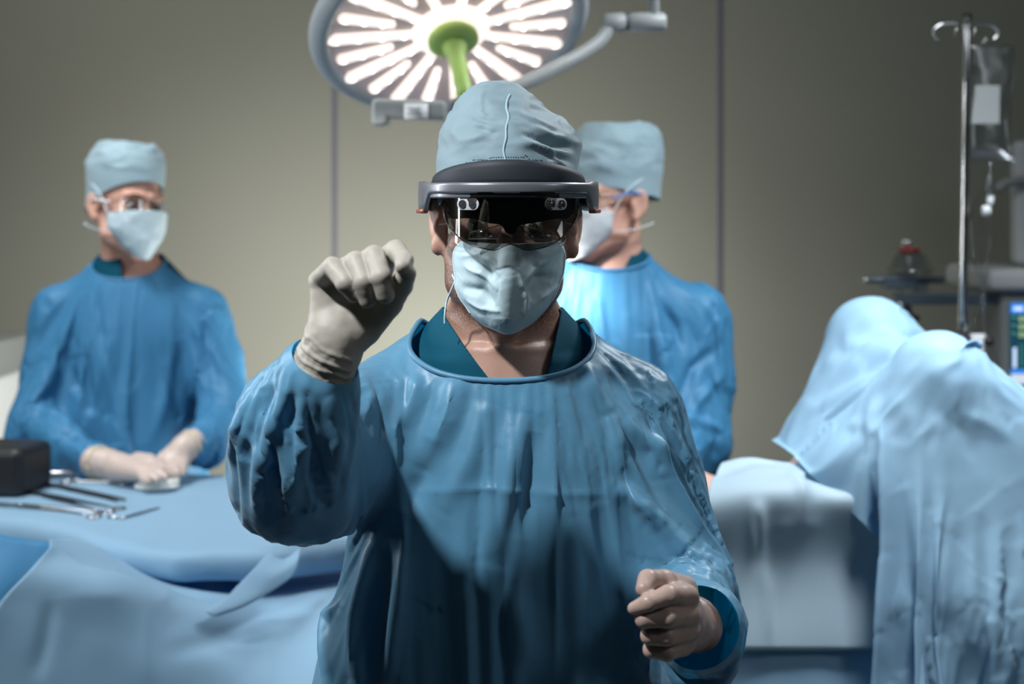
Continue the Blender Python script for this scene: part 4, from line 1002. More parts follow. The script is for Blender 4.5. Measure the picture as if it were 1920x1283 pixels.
# ---- man behind the surgeon
AY = 3.10; axx = (1165-960)/F_PX*AY
assistant = empty('person', (axx, AY, 0), 'person behind the surgeon in blue gown, pale cap and mask, head turned left', 'person')
def A2(px, py, Y=AY): return Q(px, py, Y)
A_T = [(0.60, axx, AY, 0.25, 0.18), (0.85, axx, AY, 0.22, 0.155), (1.05, axx, AY, 0.19, 0.135), (1.22, axx, AY, 0.185, 0.125), (1.34, axx, AY, 0.180, 0.115), (1.42, axx-0.015, AY, 0.150, 0.10), (1.475, axx-0.025, AY, 0.108, 0.09), (1.53, axx-0.035, AY, 0.092, 0.080), (1.59, axx-0.035, AY, 0.082, 0.075)]
A_SH = [(A2(1015, 580), A2(1080, 545), 0.055, 0.050), (A2(1305, 580), A2(1225, 548), 0.055, 0.050)]
A_AL = [(*A2(1310, 590), 0.062), (*A2(1325, 690, AY-0.01), 0.060), (*A2(1320, 790, AY-0.05), 0.062), (*A2(1270, 850, 2.95), 0.052), (*A2(1210, 880, 2.87), 0.040), (*A2(1190, 885, 2.85), 0.036)]
A_AR = [(*A2(1015, 590), 0.062), (*A2(990, 690, AY-0.01), 0.060), (*A2(985, 800, AY-0.05), 0.062), (*A2(1040, 850, 2.95), 0.052), (*A2(1090, 880, 2.87), 0.040), (*A2(1110, 885, 2.85), 0.036)]
HA = Matrix.Translation(A2(1140, 385, 3.09))@Matrix.Rotation(math.radians(-52), 4, 'Z')@Matrix.Rotation(math.radians(3), 4, 'X')
a_neck = (A2(1140, 480, AY-0.03), tuple(Vector((0, -0.50, 1)).normalized()), 0.17, 1.522)
staff('assist', assistant, HA, A_T, [A_AR, A_AL], A_SH, a_neck, ((axx-0.40, 2.66, 0.72), (axx+0.42, 3.42, 1.64)), GPN,
      [[(p[0], p[1], p[2], p[3]*0.55) for p in A_AR], [(p[0], p[1], p[2], p[3]*0.55) for p in A_AL]], 1.520, False, None,
      (A2(1085, 470, 2.9)[::2], A2(1110, 525, 2.9)[::2], A2(1207, 465, 2.9)[::2], A2(1172, 525, 2.9)[::2], AY),
      [((axx-0.035, AY+0.02, 1.38), A2(1150, 430, 3.11), 0.066, 0.060, 0.03)],
      folds=[([(1365, 645), (1310, 685), (1262, 760)], -.016, .011), ([(1370, 700), (1320, 740), (1280, 790)], .012, .012), ([(1250, 560), (1282, 610), (1288, 650)], -.016, .010), ([(1225, 560), (1245, 640), (1245, 740)], .010, .014), ([(1195, 590), (1190, 680), (1200, 760)], -.007, .012), ([(1110, 540), (1125, 600), (1130, 680)], .008, .008), ([(1330, 590), (1345, 640), (1350, 690)], -.010, .010), ([(1300, 770), (1340, 790), (1365, 800)], .010, .010)])
soft_cap('surgical_cap', HA, [(-0.03, 0, 0.025, 0.080, 0.106), (0.03, 0, 0.025, 0.084, 0.110), (0.08, 0, 0.028, 0.087, 0.114), (0.125, 0, 0.030, 0.085, 0.112), (0.155, 0, 0.032, 0.076, 0.100), (0.176, 0, 0.032, 0.055, 0.078)], assistant, -0.22, cutz=0.048, seed=8)
head_mask(HA, assistant, M_mask2, seed=9)
for ch in (A_AR, A_AL):
    d = np.array(ch[-1][:3])-np.array(ch[-2][:3]); d /= np.linalg.norm(d); p0 = np.array(ch[-1][:3])
    sd = np.array((-d[1], d[0], 0)); sd /= np.linalg.norm(sd)
    small_hand([[(*(p0+d*0.085+sd*o), .0105), (*(p0+d*0.120+sd*o*1.1+np.array((0, 0, -0.012))), .0095), (*(p0+d*0.135+sd*o*1.1+np.array((0, 0, -0.035))), .0085)] for o in (-0.03, -0.01, 0.01, 0.03)]+[[(*(p0+d*0.03+sd*0.03), .012), (*(p0+d*0.07+sd*0.05+np.array((0, 0, -0.01))), .0105), (*(p0+d*0.095+sd*0.045+np.array((0, 0, -0.02))), .009)]],
               [(p0+d*0.02, p0+d*0.082+sd*o, .022, .014) for o in (-0.028, -0.01, 0.01, 0.028)], [(*(p0+d*0.02), .026), (*(p0-d*0.02), .030), (*(p0-d*0.05), .034)], assistant)
ag = empty('safety_glasses', tuple(HA@Vector((0, -0.06, 0.01))), 'blue-sided safety glasses on the person behind the surgeon', 'glasses')
V, F = shield(0, 0, 0, 0.078, 0.068, 0.046); V = V+np.array((0, -0.048, 0.012)); W = (np.array(HA.to_3x3())@V.T).T+np.array(HA.translation)
obj('lens', (W, F), M_clear, ag, solid=0.0015)
for s in (-1, 1): obj('temple', tube([np.array(HA@Vector(p)) for p in ((s*0.0765, -0.056, 0.018), (s*0.084, -0.02, 0.026), (s*0.090, 0.03, 0.022))], 0.004, 8, 20, True, 0.6), M_blue_pl, ag)
obj('side_shield', boxm(P(1201, 367, 3.07), (0.017, 0.003, 0.010), Matrix.Rotation(math.radians(12), 3, 'Y')), M_white_pl, ag, bevel=0.002); obj('cord_end', tube([P(1182, 362, 3.06), P(1192, 364, 3.06), P(1204, 367, 3.07)], 0.004, 8, 12), M_white_pl, ag)
# ------------------------------------------------------------------ operating lamp
M_lampw = mat('lamp_housing', (0.42, 0.45, 0.47), 0.35, spec=0.5, coat=0.2)
M_lampd = mat('lamp_rim', (0.16, 0.19, 0.22), 0.35, coat=0.3)
M_lface = mat('lamp_face', (0.68, 0.57, 0.55), 0.35, spec=0.5, coat=0.4)
M_pod = mat('led_module', (0.95, 0.90, 0.86), 0.4, emit=(1.0, 0.86, 0.78), estr=LAMP_E)
M_led = mat('led_chip', (1, 1, 1), 0.2, emit=(1.0, 0.97, 0.95), estr=LAMP_E*4)
M_green = mat('handle_green', (0.42, 0.62, 0.16), 0.4, sss=0.1)
M_lgrey = mat('arm_paint', (0.34, 0.36, 0.36), 0.3, spec=0.5)
M_label = mat('label_white', (0.85, 0.87, 0.88), 0.5)
M_ink = mat('ink_grey', (0.15, 0.16, 0.17), 0.6)
LY = 2.80; LC = P(847, 62, LY)
ln = Vector((0.19, -0.51, -0.85)).normalized(); lx = (Vector((1, 0, 0.203))-ln*Vector((1, 0, 0.203)).dot(ln)).normalized(); ly = ln.cross(lx)
LM = Matrix(((lx.x, ly.x, ln.x, LC[0]), (lx.y, ly.y, ln.y, LC[1]), (lx.z, ly.z, ln.z, LC[2]), (0, 0, 0, 1)))
def LT(VF): return (np.array(LM.to_3x3())@np.asarray(VF[0], float).T).T+np.array(LM.translation), VF[1]
lamp = empty('surgical_lamp', tuple(LC), 'round operating lamp head with glowing spokes of lights and a green centre handle', 'lamp')
LR = 0.250
obj('housing', LT(lathe([(0.0, -0.095), (0.10, -0.092), (0.19, -0.070), (LR+0.008, -0.036), (LR+0.012, -0.020), (LR+0.008, -0.006), (LR-0.004, -0.004), (LR-0.006, -0.010), (0, -0.012)], seg=96)), M_lampw, lamp)
rp = [(LR*1.03*math.cos(t), LR*1.03*math.sin(t), -0.016) for t in np.linspace(0, 2*math.pi, 97)]
obj('rim', LT(tube(rp, 0.022, 14, None, False)), M_lampw, lamp)
obj('face', LT(lathe([(0.0, -0.011), (LR-0.005, -0.011), (LR-0.002, -0.002), (LR-0.012, -0.003), (LR-0.020, -0.0085), (0, -0.0085)], seg=96)), M_lface, lamp)
rs = np.random.RandomState(2)
for k in range(22):
    t = 2*math.pi*k/22+0.06; long = k % 2 == 0; r0, r1 = (0.075, 0.232) if long else (0.125, 0.222); w = 0.0140 if long else 0.0120
    out = [(r1+w*math.cos(a), w*math.sin(a)) for a in np.linspace(-math.pi/2, math.pi/2, 8)]+[(r0+w*0.6*math.cos(a), w*0.6*math.sin(a)) for a in np.linspace(math.pi/2, 3*math.pi/2, 8)]
    n = len(out); V = [(x, y, z) for z, s in ((-0.009, 1), (-0.002, 1), (0.002, 0.7)) for x, y in [((r0+r1)/2+(x-(r0+r1)/2)*(1 if s == 1 else 0.97), y*s) for x, y in out]]
    F = [tuple(range(n)), tuple(range(3*n-1, 2*n-1, -1))]+[(q*n+i, q*n+(i+1) % n, (q+1)*n+(i+1) % n, (q+1)*n+i) for q in (0, 1) for i in range(n)]
    R = np.array(Matrix.Rotation(t, 3, 'Z')); V = (R@np.array(V).T).T
    po = obj('light_module', LT((V, [f[::-1] for f in F])), M_pod, lamp)
    for q in (np.linspace(r0+0.02, r1-0.004, 4) if long else np.linspace(r0+0.02, r1-0.002, 3)):
        c = R@np.array((q, 0, 0.003)); obj('led', LT(lathe([(0.0001, 0.004), (0.003, 0.003), (0.0045, 0), (0.0001, -0.001)], c, 10)), M_led, po)
obj('hub', LT(lathe([(0.0, 0.030), (0.040, 0.030), (0.050, 0.024), (0.050, 0.012), (0.042, 0.004), (0.040, -0.010), (0.0, -0.010)], seg=48)), M_green, lamp)
obj('centre_cover', LT(lathe([(0, 0.004), (0.072, 0.002), (0.078, -0.008), (0, -0.008)], seg=48)), M_pod, lamp)
obj('handle', LT(lathe([(0.0, 0.158), (0.012, 0.156), (0.0165, 0.148), (0.0155, 0.10), (0.0175, 0.055), (0.024, 0.040), (0.026, 0.026), (0.0, 0.024)], seg=32)), M_green, lamp)
obj('maker_plate', LT(boxm((-0.045, 0.205, -0.0075), (0.045, 0.005, 0.0015))), M_lgrey, lamp)
# control housing hanging at the lower edge
ch = P(770, 207, 2.74)
f = SDF(ch-0.12, ch+0.12, 0.003)
f.box(ch, (0.070, 0.035, 0.0190), 0.010, 0, Matrix.Rotation(math.radians(2), 3, 'Y'))
f.box(ch+np.array((-0.058, 0, -0.006)), (0.016, 0.036, 0.026), 0.010, 0.004)
cb = obj('control_box', (lambda m: (relax(m[0], m[1], 2), m[1]))(f.mesh()), M_lgrey, lamp)
lp_ = obj('label_plate', boxm(P(780, 208, 2.704), (0.0225, 0.0012, 0.0145)), M_label, cb)
for k in range(4): obj('print_line', boxm(P(777, 203+k*4, 2.7022), (0.014 if k != 1 else 0.010, 0.0004, 0.0006)), M_ink, lp_)
# yoke and support arm
yoke = [P(845, 196, 2.74), P(880, 188, 2.745), P(930, 175, 2.76), P(985, 155, 2.78), P(1050, 123, 2.81), P(1100, 95, 2.84), P(1130, 70, 2.86), P(1142, 48, 2.87)]
obj('yoke', tube(yoke, [0.010, 0.0125, 0.0135, 0.014, 0.014, 0.014, 0.0145, 0.016], 16, 60), M_lgrey, lamp)
def cyl(a, b, r, bev=0.003, seg=32):
    a = np.array(a, float); b = np.array(b, float); L = np.linalg.norm(b-a); R = Vector(b-a).to_track_quat('Z', 'Y').to_matrix()
    return lathe([(0, 0), (r-bev, 0), (r, bev), (r, L-bev), (r-bev, L), (0, L)], a, seg, R)
j0 = P(1130, 44, 2.87); j1 = P(1174, 42, 2.87); j2 = P(1178, 42, 2.87); j3 = P(1249, 41, 2.87)
obj('joint', cyl(j0, j1, 0.0200, 0.006), M_lgrey, lamp); obj('joint_ring', cyl(j1, j2, 0.0175, 0.001), M_lampd, lamp); obj('joint', cyl(j2, j3, 0.0195, 0.006), M_lgrey, lamp)
up = P(1226, 30, 2.87)
sus = empty('ceiling_mount', (float(up[0]), 2.87, 3.0), 'pale vertical ceiling tube carrying the operating lamp', 'ceiling mount')
obj('drop_tube', cyl((up[0], 2.87, j2[2]+0.016), (up[0], 2.87, 3.0), 0.0115), M_lgrey, sus)
obj('flange', cyl((up[0], 2.87, 2.97), (up[0], 2.87, 3.0), 0.10, 0.01), M_lgrey, sus)
# ------------------------------------------------------------------ draped instrument table at left
M_steel = mat('steel', (0.55, 0.55, 0.56), 0.22, metal=1.0)
M_darksteel = mat('dark_steel', (0.10, 0.10, 0.11), 0.3, metal=0.8)
M_black = mat('black_plastic', (0.018, 0.018, 0.020), 0.45)
M_gauze = mat('gauze', (0.88, 0.87, 0.82), 0.9, bump=(500, 0.3, 0.001))
TZ = 1.005
def TP(px, py, z=TZ):
    """point on the level z seen at a pixel"""
    Y = (CAM_Z-z)/((py-HY)/F_PX); return P(px, py, Y)
out = [TP(-260, 935), TP(-60, 958), TP(60, 976), TP(160, 996), TP(250, 1022), TP(340, 1034), TP(430, 1030), TP(520, 1030), TP(600, 1020), TP(760, 1000), TP(800, 905), TP(650, 893), TP(300, 888), TP(-260, 888)]
table = empty('instrument_table', (-1.0, 2.95, 0), 'draped instrument table at left under a pale blue sheet', 'table')
obj('table_top', boxm((-1.00, 3.0, 0.928), (0.50, 0.26, 0.012)), M_steel, table, bevel=0.004)
for x in (-1.45, -0.55):
    for y in (2.80, 3.22):
        obj('leg', cyl((x, y, 0.03), (x, y, 0.918), 0.014), M_steel, table); obj('caster', cyl((x-0.012, y, 0.030), (x+0.012, y, 0.030), 0.030), M_black, table)
# top sheet: a padded slab whose front rolls under, with its own folds
O = np.array([p[:2] for p in out]); 
def poly_sdf(X, Y, O):
    d = np.full(X.shape, 1e9); s = np.ones(X.shape); n = len(O)
    for i in range(n):
        a = O[i]; b = O[(i+1) % n]; e = b-a; wx, wy = X-a[0], Y-a[1]; t = np.clip((wx*e[0]+wy*e[1])/(e@e), 0, 1)
        d = np.minimum(d, (wx-e[0]*t)**2+(wy-e[1]*t)**2)
        c1 = Y >= a[1]; c2 = Y < b[1]; c3 = e[0]*wy > e[1]*wx
        s = np.where((c1 & c2 & c3) | (~c1 & ~c2 & ~c3), -s, s)
    return s*np.sqrt(d)
f = SDF((O[:, 0].min()-0.05, O[:, 1].min()-0.06, 0.90), (O[:, 0].max()+0.05, O[:, 1].max()+0.05, 1.04), 0.010)
X2, Y2 = np.meshgrid(f.ax[0], f.ax[1], indexing='ij'); P2 = poly_sdf(X2, Y2, O)
Z = f.ax[2][None, None, :]; th, zc = 0.030, TZ-0.030
q1 = P2[:, :, None]+th*0.2; q2 = np.abs(Z-zc)-th*0.15
f.D = (np.sqrt(np.maximum(q1, 0)**2+np.maximum(q2, 0)**2)+np.minimum(np.maximum(q1, q2), 0)-th*0.85).astype(np.float32)
V, F = f.mesh(); V = relax(V, F, 3); me = to_mesh('table_sheet', V, F); N = normals_of(me)
fr = np.clip((2.95-V[:, 1])/0.3, 0, 1)
V = V+N*(0.0015*fbm(V, (5, 5, 9), 2)+fr*0.004*fbm(V, (6, 3, 9), 7))[:, None]; V = crumple(V, N, 0.3, 0.004, 0, 4)
set_verts(me, V)
sheet = tag(obj('table_sheet', me, M_drape, None, subsurf=1), 'pale blue sheet over the instrument table, its front edge rolled under', 'sheet')
cn = [(P(505, 1035, 2.47), P(560, 1030, 2.50)), (P(480, 1062, 2.44), P(556, 1058, 2.46)), (P(448, 1095, 2.42), P(545, 1085, 2.44)), (P(415, 1128, 2.40), P(505, 1110, 2.42)), (P(383, 1146, 2.39), P(440, 1130, 2.41))]
V = []
for a, b in cn:
    for t in np.linspace(0, 1, 12): V.append(a+(b-a)*t+np.array((0, -0.022*math.sin(math.pi*t)+0.02*t, -0.012*math.sin(math.pi*t))))
V = resample_grid(V, 5, 12, 24, 12)
obj('sheet_corner', V, M_drape, sheet, solid=0.002, subsurf=1)
# lower skirt
def ribbon(rows, m, n):
    """rows of points joined into a smooth sheet of m x n"""
    R = [resample(np.array(r, float), n) for r in rows]; R = np.array(R)
    out = np.stack([resample(R[:, j], m) for j in range(n)], 1)
    return out.reshape(-1, 3), np.array([(j*n+i, (j+1)*n+i, (j+1)*n+i+1, j*n+i+1) for j in range(m-1) for i in range(n-1)])
V, F = ribbon([[P(95, 1010, 2.46), P(200, 1025, 2.75), P(320, 1070, 2.82), P(450, 1080, 2.84), P(600, 1075, 2.84), P(800, 1050, 2.84)],
               [P(90, 1030, 2.40), P(210, 1052, 2.52), P(330, 1092, 2.62), P(460, 1112, 2.64), P(600, 1098, 2.62), P(800, 1080, 2.62)],
               [P(60, 1065, 2.36), P(200, 1110, 2.36), P(340, 1150, 2.40), P(470, 1170, 2.43), P(600, 1150, 2.46), P(800, 1140, 2.48)],
               [P(0, 1130, 2.33), P(180, 1190, 2.33), P(340, 1230, 2.35), P(470, 1240, 2.38), P(600, 1230, 2.40), P(800, 1220, 2.42)],
               [P(-60, 1300, 2.30), P(160, 1330, 2.29), P(340, 1340, 2.31), P(480, 1340, 2.33), P(620, 1340, 2.35), P(800, 1330, 2.37)],
               [P(-120, 1900, 2.26), P(140, 1900, 2.25), P(340, 1900, 2.27), P(500, 1900, 2.28), P(640, 1900, 2.30), P(800, 1900, 2.32)]], 120, 130)
me = to_mesh('table_skirt', V, F); N = normals_of(me); N *= np.sign(-N[:, 1:2]+1e-9)
for pts, a, w, sh in [([(160, 1060), (300, 1120), (470, 1190)], .008, .03, False), ([(310, 1225), (430, 1195), (560, 1165)], -.007, .018, False), ([(275, 1140), (272, 1210), (278, 1283)], .003, .01, True),
                      ([(500, 1120), (500, 1200), (505, 1283)], .0025, .01, True), ([(100, 1120), (85, 1200), (70, 1270)], -.006, .014, False), ([(320, 1170), (400, 1240), (450, 1283)], .004, .03, False), ([(130, 1120), (240, 1118)], .003, .012, True), ([(330, 1100), (310, 1120), (316, 1130)], .003, .01, True)]:
    V = crease(V, N, [snap2(V, *p) for p in pts], a, w, sh)
V = V+N*(0.006*fbm(V, (4, 4, 3), 9))[:, None]; set_verts(me, V)
skirt = tag(obj('table_skirt', me, M_drape, None, solid=0.002), 'large plain blue drape hanging in front of the instrument table, lower left', 'drape')
V, F = ribbon([[P(-120, 985, 2.62), P(0, 1000, 2.60), P(110, 1020, 2.62), P(180, 1040, 2.64)], [P(-120, 1080, 2.60), P(0, 1090, 2.54), P(110, 1110, 2.58), P(180, 1130, 2.6)], [P(-120, 1300, 2.56), P(0, 1300, 2.50), P(110, 1300, 2.52), P(180, 1300, 2.55)], [P(-120, 1800, 2.56), P(0, 1800, 2.50), P(110, 1800, 2.52), P(180, 1800, 2.55)]], 60, 40)
me = to_mesh('side_drape', V, F); N = normals_of(me); V = V+N*(0.016*noise(V, (16, 3, 2), 4))[:, None]; set_verts(me, V)
tag(obj('side_drape', me, M_gown2, None, solid=0.002), 'blue cloth, coloured dark for its shade, hanging under the table at the left edge', 'drape')  # the darker fabric colour stands in for shade on this cloth further back
# black case and instruments
f = SDF(P(0, 885, 2.95)-0.22, P(0, 885, 2.95)+0.22, 0.006)
bc = TP(-22, 925, TZ+0.0)+np.array((0, 0.03, 0.052))
f.box(bc, (0.105, 0.07, 0.052), 0.018, 0, Matrix.Rotation(math.radians(-12), 3, 'Z'))
tag(obj('instrument_case', f.mesh(), M_black, None), 'black case at the left edge of the instrument table', 'case')
def clampi(a, b, handle, parent=None, w=0.006, m=None, label=None, spread=0.018, name='surgical_forceps', cat='forceps', rings=True, g='long forceps laid out on the table'):
    """a long ring-handled clamp lying from a (rings) to b (tips)"""
    a = np.array(a); b = np.array(b); d = (b-a)/np.linalg.norm(b-a); s = np.array((-d[1], d[0], 0)); up = np.array((0, 0, 1.0)); m = m or M_darksteel
    o = empty(name, tuple(a), label, cat, g)
    L = np.linalg.norm(b-a)
    for k in (-1, 1):
        pts = [a+s*k*spread+d*0.02+up*0.005, a+s*k*spread*0.7+d*L*0.25+up*0.006, a+s*k*0.002+d*L*0.62+up*0.006, a-s*k*0.004+d*L*0.8+up*0.005, b-s*k*0.001+up*0.004]
        ar = obj('arm', tube(pts, [0.0030, 0.0032, 0.0042, 0.003, 0.0014], 8, 30), m, o)
        if rings:
            c = a+s*k*(spread+0.004)+up*0.005; obj('ring_handle', tube([c+0.013*(d*math.cos(t)+s*math.sin(t)) for t in np.linspace(0, 2*math.pi, 24)], 0.0024, 8), m, ar)
    obj('pivot', cyl(a+d*L*0.62+up*0.001, a+d*L*0.62+up*0.011, 0.0045, 0.001), m, o)
    return o
clampi(TP(238, 945), TP(50, 905), 0, label='topmost long forceps pointing at the black case', spread=0.010, rings=False, name='surgical_tweezers', cat='tweezers', g=None)
clampi(TP(205, 962), TP(15, 918), 0, label='second long clamp below the tweezers, rings to the right')
clampi(TP(190, 970), TP(-50, 945), 0, m=M_steel, label='nearest bright steel clamp at the front left of the table')
clampi(TP(135, 905), TP(250, 912), 0, m=M_steel, label='steel scissors with rings beside the standing person\'s right wrist', name='surgical_scissors', cat='scissors', g=None)
sc1 = empty('scalpel', tuple(TP(300, 955)), 'thin grey scalpel lying alone on the pale sheet', 'scalpel')
a, b = TP(298, 956), TP(228, 976)
obj('grip', tube([a+np.array((0, 0, .004)), (a+b)/2+np.array((0, 0, .004)), b+np.array((0, 0, .004))], [0.003, 0.0042, 0.0036], 8, 12, True, 0.6), M_steel, sc1)
obj('blade', prism([(0, 0), (0.028, 0.0), (0.022, 0.006), (0, 0.006)], -0.0005, 0.0005, b+np.array((-0.028, 0, 0.002))), M_steel, sc1)
gc = TP(294, 918)
f = SDF(gc-0.1, gc+0.1, 0.0025)
f.ell(gc+np.array((0.0, 0.0, 0.008)), (0.050, 0.032, 0.0095), 0); f.ell(gc+np.array((0.006, 0.004, 0.018)), (0.044, 0.030, 0.0085), 0.004); f.ell(gc+np.array((0.012, -0.034, 0.016)), (0.022, 0.012, 0.003), 0.002, op='sub')
V, F = f.mesh(); V = relax(V, F, 2); V[:, 2] = np.maximum(V[:, 2], TZ+0.001)
tag(obj('gauze_pad', (V, F), M_gauze, None), 'folded white gauze pad under the fingers of the standing person\'s right hand', 'gauze')
# bright steel tray and trolley seen behind her sleeve
tr = empty('steel_tray', tuple(TP(105, 900)), 'shiny steel tray on the table beneath the standing person\'s forearm', 'tray')
tc = TP(100, 893)
obj('tray_base', boxm(tc+np.array((0, 0.0, 0.006)), (0.075, 0.035, 0.003)), M_steel, tr, bevel=0.002)
for s in (-1, 1): obj('tray_rim', cyl(tc+np.array((-0.075, s*0.035, 0.014)), tc+np.array((0.075, s*0.035, 0.014)), 0.004), M_steel, tr)
cart = empty('steel_trolley', (-1.52, 4.05, 0), 'pale steel trolley behind the standing person at the far left edge', 'trolley')
tp = P(-15, 700, 4.05)
obj('cabinet', boxm((tp[0]-0.2, 4.05, 0.62), (0.245, 0.22, 0.52)), M_label, cart, bevel=0.01)
obj('top_rail', boxm((tp[0]-0.2, 4.05, 1.19), (0.25, 0.225, 0.05)), M_lgrey, cart, bevel=0.01)
for s in (-1, 1): obj('caster', cyl((tp[0]-0.2+s*0.2-0.015, 4.05, 0.05), (tp[0]-0.2+s*0.2+0.015, 4.05, 0.05), 0.05), M_black, cart)
# ------------------------------------------------------------------ patient under drapes, right
PY = 2.56
patient = empty('person', (0.50, PY, 0.99), 'person lying with raised knees on the operating table, covered by blue drapes', 'person')
f = SDF((-0.36, 2.20, 0.88), (1.35, 2.90, 1.50), 0.010)
f.ell((0.30, PY, 1.050), (0.26, 0.160, 0.085), 0.03); f.ell((0.52, PY, 1.050), (0.15, 0.160, 0.088), 0.04)
f.ell((0.12, PY, 1.055), (0.16, 0.17, 0.090), 0.04)
f.chain([(0.0, PY, 1.07, 0.06), (-0.08, PY, 1.09, 0.055)], k=0.03)
KA, KB = P(1640, 640, 2.72), P(1762, 712, 2.40)
YA, YB = KA[1], KB[1]
f.chain([(0.585, PY+0.08, 1.07, 0.092), (KA[0], YA, KA[2], 0.058), (1.02, YA+0.02, 1.03, 0.045)], k=0.02)
f.chain([(0.60, PY-0.08, 1.07, 0.092), (KB[0], YB, KB[2], 0.060), (1.08, YB, 1.03, 0.045)], k=0.02)
for y in (YA, YB): f.chain([(1.05, y, 1.02, 0.035), (1.20, y, 1.06, 0.028)], k=0.02)
for s in (-1, 1): f.chain([(0.04, PY+s*0.15, 1.07, 0.045), (0.22, PY+s*0.155, 1.05, 0.036), (0.30, PY+s*0.11, 1.10, 0.028), (0.33, PY+s*0.07, 1.115, 0.024)], k=0.03)
head(f, Matrix.Translation((-0.17, PY, 1.10))@Matrix.Rotation(math.radians(-90), 4, 'Z')@Matrix.Rotation(math.radians(-90), 4, 'X'))
V, F = f.mesh(); pbody = to_mesh('body', relax(V, F, 2), F); obj('body', pbody, M_skin2, patient)
ot = empty('operating_table', (0.25, PY, 0), 'operating table beneath the lying person and the blue drapes', 'table')
obj('mattress', boxm((0.51, PY, 0.936), (0.74, 0.19, 0.030)), M_black, ot, bevel=0.015); obj('frame', boxm((0.51, PY, 0.886), (0.72, 0.18, 0.018)), M_steel, ot, bevel=0.005)
obj('column', boxm((0.48, PY, 0.47), (0.13, 0.11, 0.41)), M_steel, ot, bevel=0.02); obj('base', boxm((0.48, PY, 0.035), (0.42, 0.22, 0.035)), M_steel, ot, bevel=0.02)
# the drape: cloth laid over the knees and let fall
nx_, ny_ = 128, 146; x0, x1 = 0.50, 1.72; y0, y1 = 1.72, 3.10
gx, gy = np.meshgrid(np.linspace(x0, x1, nx_), np.linspace(y0, y1, ny_), indexing='ij')
def tent(x, y):
    h = np.full(x.shape, 1.175)
    for K, r in ((KA, 0.078), (KB, 0.078)):
        dx = np.where(x < K[0], (K[0]-x)*2.2, (x-K[0])*1.05); h = smin(h, h, 0); q = K[2]+r-np.sqrt(dx**2+((y-K[1])*1.5)**2+0.03**2)+0.03
        h = -smin(-h, -q, 0.05)
    seg = KA[2]+0.078+(KB[2]-KA[2])*np.clip((KA[1]-y)/(KA[1]-KB[1]), 0, 1)-0.045; xs_ = KA[0]+(KB[0]-KA[0])*np.clip((KA[1]-y)/(KA[1]-KB[1]), 0, 1)
    q = seg-np.where(x < xs_, (xs_-x)*2.2, (x-xs_)*1.05)-np.maximum(np.maximum(y-KA[1], KB[1]-y), 0)*1.5
    return -smin(-h, -q, 0.04)
z0 = tent(gx, gy)
G = np.stack([gx.ravel(), gy.ravel(), z0.ravel()], 1)
F = np.array([(i*ny_+j, (i+1)*ny_+j, (i+1)*ny_+j+1, i*ny_+j+1) for i in range(nx_-1) for j in range(ny_-1)])
dme = to_mesh('surgical_drape', G, F)
c = SDF((-0.2, 2.15, 0.86), (1.55, 2.95, 1.55), 0.02)
c.ell((0.40, PY, 1.065), (0.30, 0.17, 0.095), 0.05)
c.chain([(0.585, PY+0.08, 1.07, 0.10), (KA[0], YA, KA[2], 0.062), (1.06, YA, 1.03, 0.05), (1.20, YA, 1.05, 0.04)], k=0.02)
c.chain([(0.60, PY-0.08, 1.07, 0.10), (KB[0], YB, KB[2], 0.064), (1.12, YB, 1.03, 0.05), (1.20, YB, 1.05, 0.04)], k=0.02)
c.box((0.50, PY, 0.95), (0.82, 0.25, 0.05), 0.02, 0.01)
colp = to_mesh('col', *c.mesh())
dpin = ((gx < x0+0.012) & (gy > 2.40) & (gy < 2.75)).ravel().astype(float)
DP = dict(frames=42, grow=0.03, quality=5, bend=3.0, tension=25, mass=0.35, gravity=1.3, dist=0.010, damp=8)
r = cached(('drape', repr((nx_, ny_, x0, x1, y0, y1, DP, KA.tolist(), KB.tolist(), 9))), lambda: cloth_sim(dme, [colp], dpin, **DP))
set_verts(dme, r); dme = subdiv(dme, 1); V = verts_of(dme); N = normals_of(dme)
V = crumple(V, N, 0.17, 0.007, 0, 21); set_verts(dme, V)
tag(obj('surgical_drape', dme, M_drape, None), 'large pale blue drape tented over the raised knees at right', 'drape')
# the flat sheet over the abdomen, hanging down the near side
V, F = ribbon([[P(1375, 872, 2.70), P(1400, 862, 2.70), P(1460, 866, 2.68), P(1520, 872, 2.68), P(1720, 880, 2.68)],
               [P(1345, 880, 2.50), P(1400, 872, 2.50), P(1460, 876, 2.50), P(1520, 882, 2.50), P(1720, 890, 2.50)],
               [P(1325, 950, 2.34), P(1400, 930, 2.34), P(1460, 928, 2.34), P(1520, 932, 2.35), P(1720, 940, 2.35)],
               [P(1310, 1060, 2.35), P(1400, 1060, 2.34), P(1460, 1060, 2.35), P(1530, 1060, 2.36), P(1720, 1060, 2.36)],
               [P(1300, 1220, 2.31), P(1400, 1220, 2.30), P(1460, 1220, 2.31), P(1530, 1220, 2.32), P(1720, 1220, 2.34)]], 70, 80)
def drape_ext(V, F): return V, F
me = to_mesh('abdomen_sheet', V, F); N = normals_of(me); N *= np.sign(-N[:, 1:2]+1e-9)
V = V+N*(0.012*noise(V, (6, 2, 3), 14)+0.004*noise(V, (14, 6, 5), 4))[:, None]
for pts, a, w in [([(1395, 870), (1420, 960), (1432, 1100), (1445, 1210)], .010, .012), ([(1470, 880), (1505, 920), (1500, 990)], .010, .014), ([(1440, 990), (1540, 985)], .003, .010), ([(1350, 880), (1330, 1000)], .006, .02)]:
    V = crease(V, N, [snap2(V, *p) for p in pts], a, w, False)
set_verts(me, V)
tag(obj('abdomen_sheet', me, M_drape2, None, solid=0.002), 'paler sheet over the lying person\'s abdomen beside the surgeon\'s sleeve', 'sheet')
